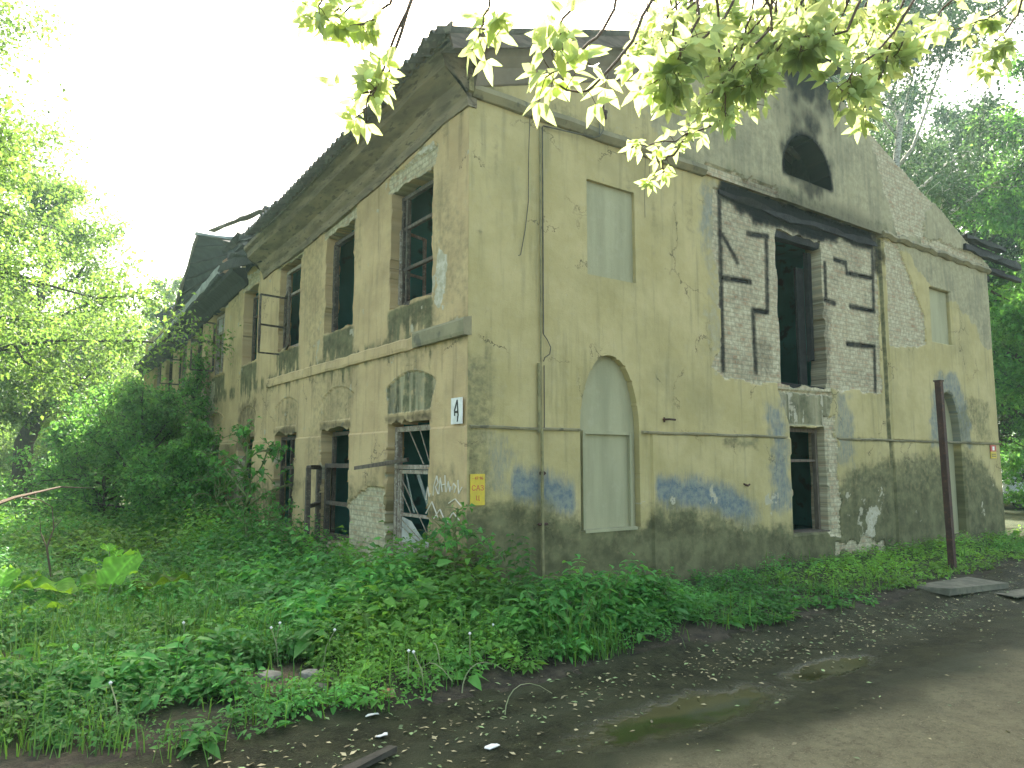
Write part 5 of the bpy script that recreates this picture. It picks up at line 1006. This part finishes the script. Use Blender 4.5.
def herb(x, y, h, label, n, ll, tone=1.0, lab_cat='plant', spread=.25, name='tall_nettle', group=None):
    z = gz(x, y); root = thing(name, label, lab_cat, (x, y, z), group); mb = MB(); P, D, L = [], [], []
    for k in range(n):
        a = rg.random() * 6.28; b = np.array((x, y, z)) + (math.cos(a) * spread * .4 * rg.random(), math.sin(a) * spread * .4 * rg.random(), 0); hh = h * rg.uniform(.65, 1.1); t = b + (math.cos(a) * spread * rg.random(), math.sin(a) * spread * rg.random(), hh)
        mb.tube([b, (b + t) / 2 + (0, 0, .02), t], [.006, .005, .003], 4); m = int(hh / .075)
        for i in range(m):
            f = .22 + .78 * i / max(1, m - 1); q = b + (t - b) * f
            for s_ in range(2):
                az = i * 1.57 + s_ * math.pi + a; P.append(q); D.append((math.cos(az), math.sin(az), .15 - .3 * rg.random())); L.append(ll * (1.25 - .7 * f) * rg.uniform(.8, 1.2))
    mb.build('stems', M['stem'], root); P, D, L = np.array(P), np.array(D), np.array(L); V, Qd, T = leaf6_geo(P, D, rg.normal(0, .2, (len(P), 3)) + np.array((0, 0, 1.0)), L, L * .55, .12, .3); mk('leaves', V, [Qd, T], M['leaf_weed'], root, tint=tints(len(P), 8, rg, tone, .14, .3))
herb(.42, -1.75, .62, 'tall bushy nettle clump at the verge below the first blind arch', 16, .15, 1.15, spread=.42)
herb(-.1, -1.95, .42, 'lower leafy clump left of the tall nettles at the verge', 10, .13, 1.05, spread=.35)
herb(1.2, -1.7, .46, 'dark leafy clump right of the tall nettles against the plinth', 10, .13, .9, spread=.35)
herb(.55, -.35, .95, 'single leafy shoot close to the front wall between the corner and the conduit', 3, .17, .8, spread=.18, name='leafy_shoot')
# dry dandelion stalks
k = 0
for px, py, h in [(516, 606, .22), (524, 603, .24), (531, 600, .26), (541, 603, .24), (505, 610, .2), (486, 628, .2), (470, 650, .3), (425, 668, .3), (408, 665, .28), (274, 640, .34), (278, 644, .3), (322, 650, .34), (185, 640, .32), (118, 705, .26)]:
    p = onz(px, py + 26, 0); x, y = p[0], p[1]; z = gz(x, y); bend = rg.normal(0, .07, 2); s = thing('dandelion_stalk', 'bare pale dandelion stalk standing up from the weeds', 'weed stalk', (x, y, z), 'bare dandelion stalks among the weeds')
    top = np.array((x + bend[0], y + bend[1], z + h)); mb = MB(); mb.tube([(x, y, z), (x + bend[0] * .3, y + bend[1] * .3, z + h * .6), top], [.005, .0045, .004], 5); mb.build('stalk', simple('pale_stalk', (.22, .26, .12), (.3, .3, .17)) if 'pale_stalk' not in bpy.data.materials else bpy.data.materials['pale_stalk'], s)
    mb = MB(); mb.tube([top - (0, 0, .004), top + (0, 0, .008), top + (0, 0, .018)], [.006, .013, .004], 6); mb.build('flower_head', M['paper'], s)
# drooping bent grass stems near the road
for px, py in [(418, 690), (440, 680), (462, 690), (505, 700)]:
    p = onz(px, py, 0); x, y = p[0], p[1]; z = gz(x, y); a = rg.random() * 6.28; mb = MB(); pts = [(x + math.cos(a) * .30 * t * t, y + math.sin(a) * .30 * t * t, z + .42 * (t - .62 * t ** 3)) for t in np.linspace(0, 1.1, 8)]; mb.tube(pts, np.linspace(.005, .002, 8), 4)
    o = mb.build('bent_grass_stem', bpy.data.materials['pale_stalk'], None, (x, y, z)); tag(o, 'long pale grass stem arching over near the road edge', 'grass stem', 'arching grass stems at the road edge')
# dry sapling stick and fallen branch at left
x, y = -3.72, 3.6; z = gz(x, y); mb = MB(); pts = [(x, y, z), (x - .08, y + .02, z + .35), (x - .13, y, z + .62), (x - .07, y, z + .85), (x - .10, y + .02, z + 1.12)]; mb.tube(pts, [.018, .015, .013, .009, .005], 6).tube([pts[2], (x - .2, y + .05, z + .8), (x - .22, y + .1, z + .98)], [.009, .006, .003], 5).tube([pts[3], (x + .04, y, z + 1.0)], [.006, .003], 4)
o = mb.build('dry_sapling_stick', M['stick'], None, (x, y, z)); tag(o, 'thin bare crooked upright stick at the left in front of the shrubs', 'stick')
a = onz(0, 503 + 45, 0); mb = MB(); p = at(-25, 512, 7.0); q = at(60, 487, 9.0); q2 = at(92, 488, 9.2); mb.tube([p * 1.0, p * .6 + q * .4 + (0, 0, .03), q, q2], [.022, .018, .012, .005], 6).tube([p * .5 + q * .5, at(40, 500, 8.2), at(52, 507, 8.3)], [.011, .007, .004], 5).tube([p, (p[0] - .4, p[1] - .2, gz(p[0] - .4, p[1] - .2))], [.022, .025], 6)
o = mb.build('fallen_branch', M['stick'], None, tuple(p)); tag(o, 'long bare fallen branch leaning in from the left edge over the weeds', 'branch')

# rusty post
p0 = np.array((7.68, -1.84, gz(7.68, -1.84))); top = p0 + (-.02, .0, 2.95 - p0[2]); tilt = np.array((-.02, .02, 0))
po = thing('rusty_iron_post', 'tall rusty iron post standing in the weeds before the right half of the wall', 'post', tuple(p0))
mb = MB(); mb.beam(p0 - (0, 0, .2), top + tilt, .09, .09, 0, up=(0, 1, 0)); mb.build('shaft', M['iron'], po)
mb = MB(); mb.beam(top + tilt, top + tilt + (0, 0, .02), .115, .115, 0, up=(0, 1, 0)); mb.build('cap', M['iron'], po)
def lump(name, label, cat, c, size, mat, seed, group=None, flat=.6):
    r_ = np.random.default_rng(seed); bm_n = 1; import bmesh
    bm = bmesh.new(); bmesh.ops.create_icosphere(bm, subdivisions=2, radius=1.0); V = np.array([v.co[:] for v in bm.verts]); F = np.array([[v.index for v in f.verts] for f in bm.faces]); bm.free()
    V = np.sign(V) * np.abs(V) ** .75; V *= (1 + r_.normal(0, .07, (len(V), 1))); V *= np.array(size) * .5; a = r_.random() * 6.28; Rm = np.array([[math.cos(a), -math.sin(a), 0], [math.sin(a), math.cos(a), 0], [0, 0, 1]]); V = V @ Rm.T
    c = np.array((c[0], c[1], gz(c[0], c[1]) + size[2] * .3)); return tag(mk(name, V + c, [F], mat, None, tuple(c)), label, cat, group)
lump('rubble_stone', 'flat grey stone in the grass, left of the two by the bare patch', 'stone', onz(270, 682)[:2], (.20, .16, .07), M['stone'], 1)
lump('rubble_stone', 'pale rounded stone in the grass at the back of the bare patch', 'stone', onz(310, 682)[:2], (.17, .13, .08), M['stone'], 2)
lump('rubble_stone', 'pale yellowish broken stone nearest the road edge', 'stone', onz(318, 695)[:2], (.19, .10, .07), M['concrete'], 3)
lump('rubble_stone', 'small brownish stone beside the arching grass stems', 'stone', onz(388, 697)[:2], (.10, .08, .07), M['brick'], 4)
def slab(name, label, cat, c, L, W, H, rot, mat, tilt=.0, j=.012, group=None):
    z = gz(c[0], c[1]); mb = MB(); mb.box((-L / 2, -W / 2, 0), (L / 2, W / 2, H), j); V, F = mb.arr(); Rm = np.array(Matrix.Rotation(rot, 3, 'Z') @ Matrix.Rotation(tilt, 3, 'Y')); V = V @ Rm.T + np.array((c[0], c[1], z)); return tag(mk(name, V, F, mat, None, (c[0], c[1], z)), label, cat, group)
slab('concrete_slab', 'weathered concrete slab lying at the road edge near the rusty post', 'slab', (6.35, -2.5), 1.5, .5, .045, -.06, M['concrete'], .02)
slab('concrete_slab', 'narrow pale concrete piece at the right edge beside the road', 'slab', (7.0, -3.0), .9, .28, .04, -.1, M['concrete'], .02)
p = onz(347, 756); q = onz(393, 737); p[2] = gz(p[0], p[1]) + .03; q[2] = gz(q[0], q[1]) + .045; mb = MB(); mb.beam(p, q, .085, .035, .004); tag(mb.build('broken_plank', M['plank'], None, tuple(p)), 'short dark broken plank lying on the soil in the foreground', 'plank')
c = onz(395, 570, .1); slab('plaster_chunk', 'pale broken plaster slab leaning under the first ground floor window', 'rubble', (-.16, 1.75), .34, .2, .06, .6, M['white'], -.9, .01)
lump('rubble_stone', 'dark brick rubble heap under the first ground floor window', 'rubble', (-.15, 1.45), (.5, .3, .3), M['brick'], 6)
lump('rubble_stone', 'grey mortar lump among weeds below the first ground floor window', 'rubble', (-.25, 1.1), (.3, .25, .2), M['stone'], 7)
def scrap(px, py, s, label, seed):
    c = onz(px, py); z = gz(c[0], c[1]) + .016; r_ = np.random.default_rng(seed); n = 9; V = [(c[0], c[1], z + .012)] + [(c[0] + s * (.5 + .5 * r_.random()) * math.cos(k * 6.283 / n) * 1.4, c[1] + s * (.5 + .5 * r_.random()) * math.sin(k * 6.283 / n) * .7, z + .018 * r_.random()) for k in range(n)]
    T = [(0, 1 + k, 1 + (k + 1) % n) for k in range(n)]; V2 = [(a, b, c_ - .004) for a, b, c_ in V]; tag(mk('paper_scrap', np.array(V + V2), [np.array(T + [(a + n + 1, c_ + n + 1, b + n + 1) for a, b, c_ in T])], M['paper'], None, (c[0], c[1], z)), label, 'litter')
scrap(372, 712, .05, 'crumpled white scrap of paper on the soil farthest from the road', 1); scrap(382, 724, .045, 'small folded white paper scrap just below the crumpled one', 2); scrap(492, 726, .05, 'lone white scrap on the soil at the middle of the verge', 3)
# soil heap by the slab
# parked car glimpsed beyond the right end of the building
def car(c, rot):
    root = thing('parked_car', 'pale parked car half hidden behind trunks beyond the right end of the wall', 'car', (c[0], c[1], 0))
    body = [(-2.1, .25), (-2.1, .72), (-1.9, .86), (-1.2, .92), (1.0, .92), (1.9, .80), (2.12, .62), (2.12, .25)]; cab = [(-1.75, .90), (-1.15, 1.42), (.25, 1.45), (1.0, .90)]
    cr, sr = math.cos(rot), math.sin(rot)
    def to(a, b, d): return (c[0] + cr * a - sr * d, c[1] + sr * a + cr * d, b)
    paint = simple('car_paint', (.62, .64, .66), (.58, .60, .62), 4, .3, 0, spec=.6); gls = simple('car_glass', (.02, .025, .03), (.03, .03, .035), 4, .1, 0, spec=.7); tyre = simple('tyre_rubber', (.02, .02, .02), (.03, .03, .03), 8, .9, .2)
    mb = MB(); mb.prism(body, to, -.82, .82).prism(cab, to, -.70, .70); mb.build('body', paint, root)
    for s_ in (-1, 1): mb = MB(); mb.prism([(-1.5, .95), (-1.08, 1.36), (-.45, 1.38), (-.45, .95)], to, s_ * .705, s_ * .71).prism([(-.38, .95), (-.38, 1.38), (.2, 1.39), (.75, .95)], to, s_ * .705, s_ * .71); mb.build('side_window', gls, root)
    for a in (-1.3, 1.35):
        for s_ in (-1, 1): mb = MB(); mb.prism([(a + .31 * math.cos(t), .31 + .31 * math.sin(t)) for t in np.linspace(0, 6.28, 17)[:-1]], to, s_ * .66, s_ * .84); w_ = mb.build('wheel', tyre, root); mb = MB(); mb.prism([(a + .18 * math.cos(t), .31 + .18 * math.sin(t)) for t in np.linspace(0, 6.28, 13)[:-1]], to, s_ * .845, s_ * .855); mb.build('rim', M['sheet'], w_)
    for s_ in (-1, 1): mb = MB(); mb.prism([(2.0, .55), (2.13, .55), (2.10, .72), (1.95, .76)], to, s_ * .55, s_ * .80); mb.build('headlight', M['white'], root)
car(ground_at(1026, 27), -.35)

# ================================================================== HAZE
mb = MB(); mb.box((-900, -900, -1.9), (900, 900, 34)); th = NT('glare_haze'); pv = th.n('VolumePrincipled'); pv.inputs['Color'].default_value = (.62, .96, .86, 1); pv.inputs['Density'].default_value = HAZE; pv.inputs['Anisotropy'].default_value = .45  # teal air volume added to imitate the lens glare veil
th.t.links.new(pv.outputs[0], th.out.inputs['Volume']); hz = mb.build('haze', th.m); kind(hz, 'stuff'); tag(hz, 'thin teal haze added between trees and building to stand in for lens glare', 'haze')
# ================================================================== LIGHT, SKY, CAMERA
SUN_AZ, SUN_EL = R(53.3), R(44)
w = bpy.data.worlds.new('World'); scene.world = w; w.use_nodes = True; nt = w.node_tree; bg = nt.nodes['Background']; sky = nt.nodes.new('ShaderNodeTexSky'); sky.sky_type = 'NISHITA'; sky.sun_disc = False
sky.sun_elevation = SUN_EL; sky.sun_rotation = math.pi / 2 - SUN_AZ; sky.air_density = 1.0; sky.dust_density = 4.0; sky.ozone_density = .3; tn_ = nt.nodes.new('ShaderNodeMix'); tn_.data_type = 'RGBA'; tn_.blend_type = 'MULTIPLY'; tn_.inputs[0].default_value = 1; tn_.inputs[7].default_value = (1.07, 1.0, .86, 1)
nt.links.new(sky.outputs[0], tn_.inputs[6]); nt.links.new(tn_.outputs[2], bg.inputs[0]); bg.inputs[1].default_value = .14
ld = bpy.data.lights.new('sun', 'SUN'); ld.energy = 4.2; ld.angle = R(.5); ld.color = (1.0, .95, .86); lo_ = bpy.data.objects.new('sun', ld); COL.objects.link(lo_)
sd = Vector((math.cos(SUN_EL) * math.cos(SUN_AZ), math.cos(SUN_EL) * math.sin(SUN_AZ), math.sin(SUN_EL))); lo_.rotation_euler = sd.to_track_quat('Z', 'Y').to_euler(); lo_.location = tuple(sd * 60)
cd = bpy.data.cameras.new('camera'); cam = bpy.data.objects.new('camera', cd); COL.objects.link(cam); scene.camera = cam
cd.sensor_width = 36; cd.sensor_fit = 'HORIZONTAL'; cd.lens = F_PX * 36 / 1024; cd.clip_end = 3000; cd.clip_start = .05
mw = Matrix([[CM[i][0], -CM[i][1], -CM[i][2], CAM[i]] for i in range(3)] + [[0, 0, 0, 1]]); cam.matrix_world = mw
vs_ = scene.view_settings; scene.display_settings.display_device = 'sRGB'; vs_.view_transform = 'Standard'; vs_.look = 'None'; vs_.gamma = 1; vs_.use_curve_mapping = False; vs_.exposure = 2.42
scene.cycles.max_bounces = 7; scene.cycles.diffuse_bounces = 4; scene.cycles.transmission_bounces = 4; scene.cycles.transparent_max_bounces = 8; scene.cycles.use_denoising = True; scene.cycles.sample_clamp_indirect = 8
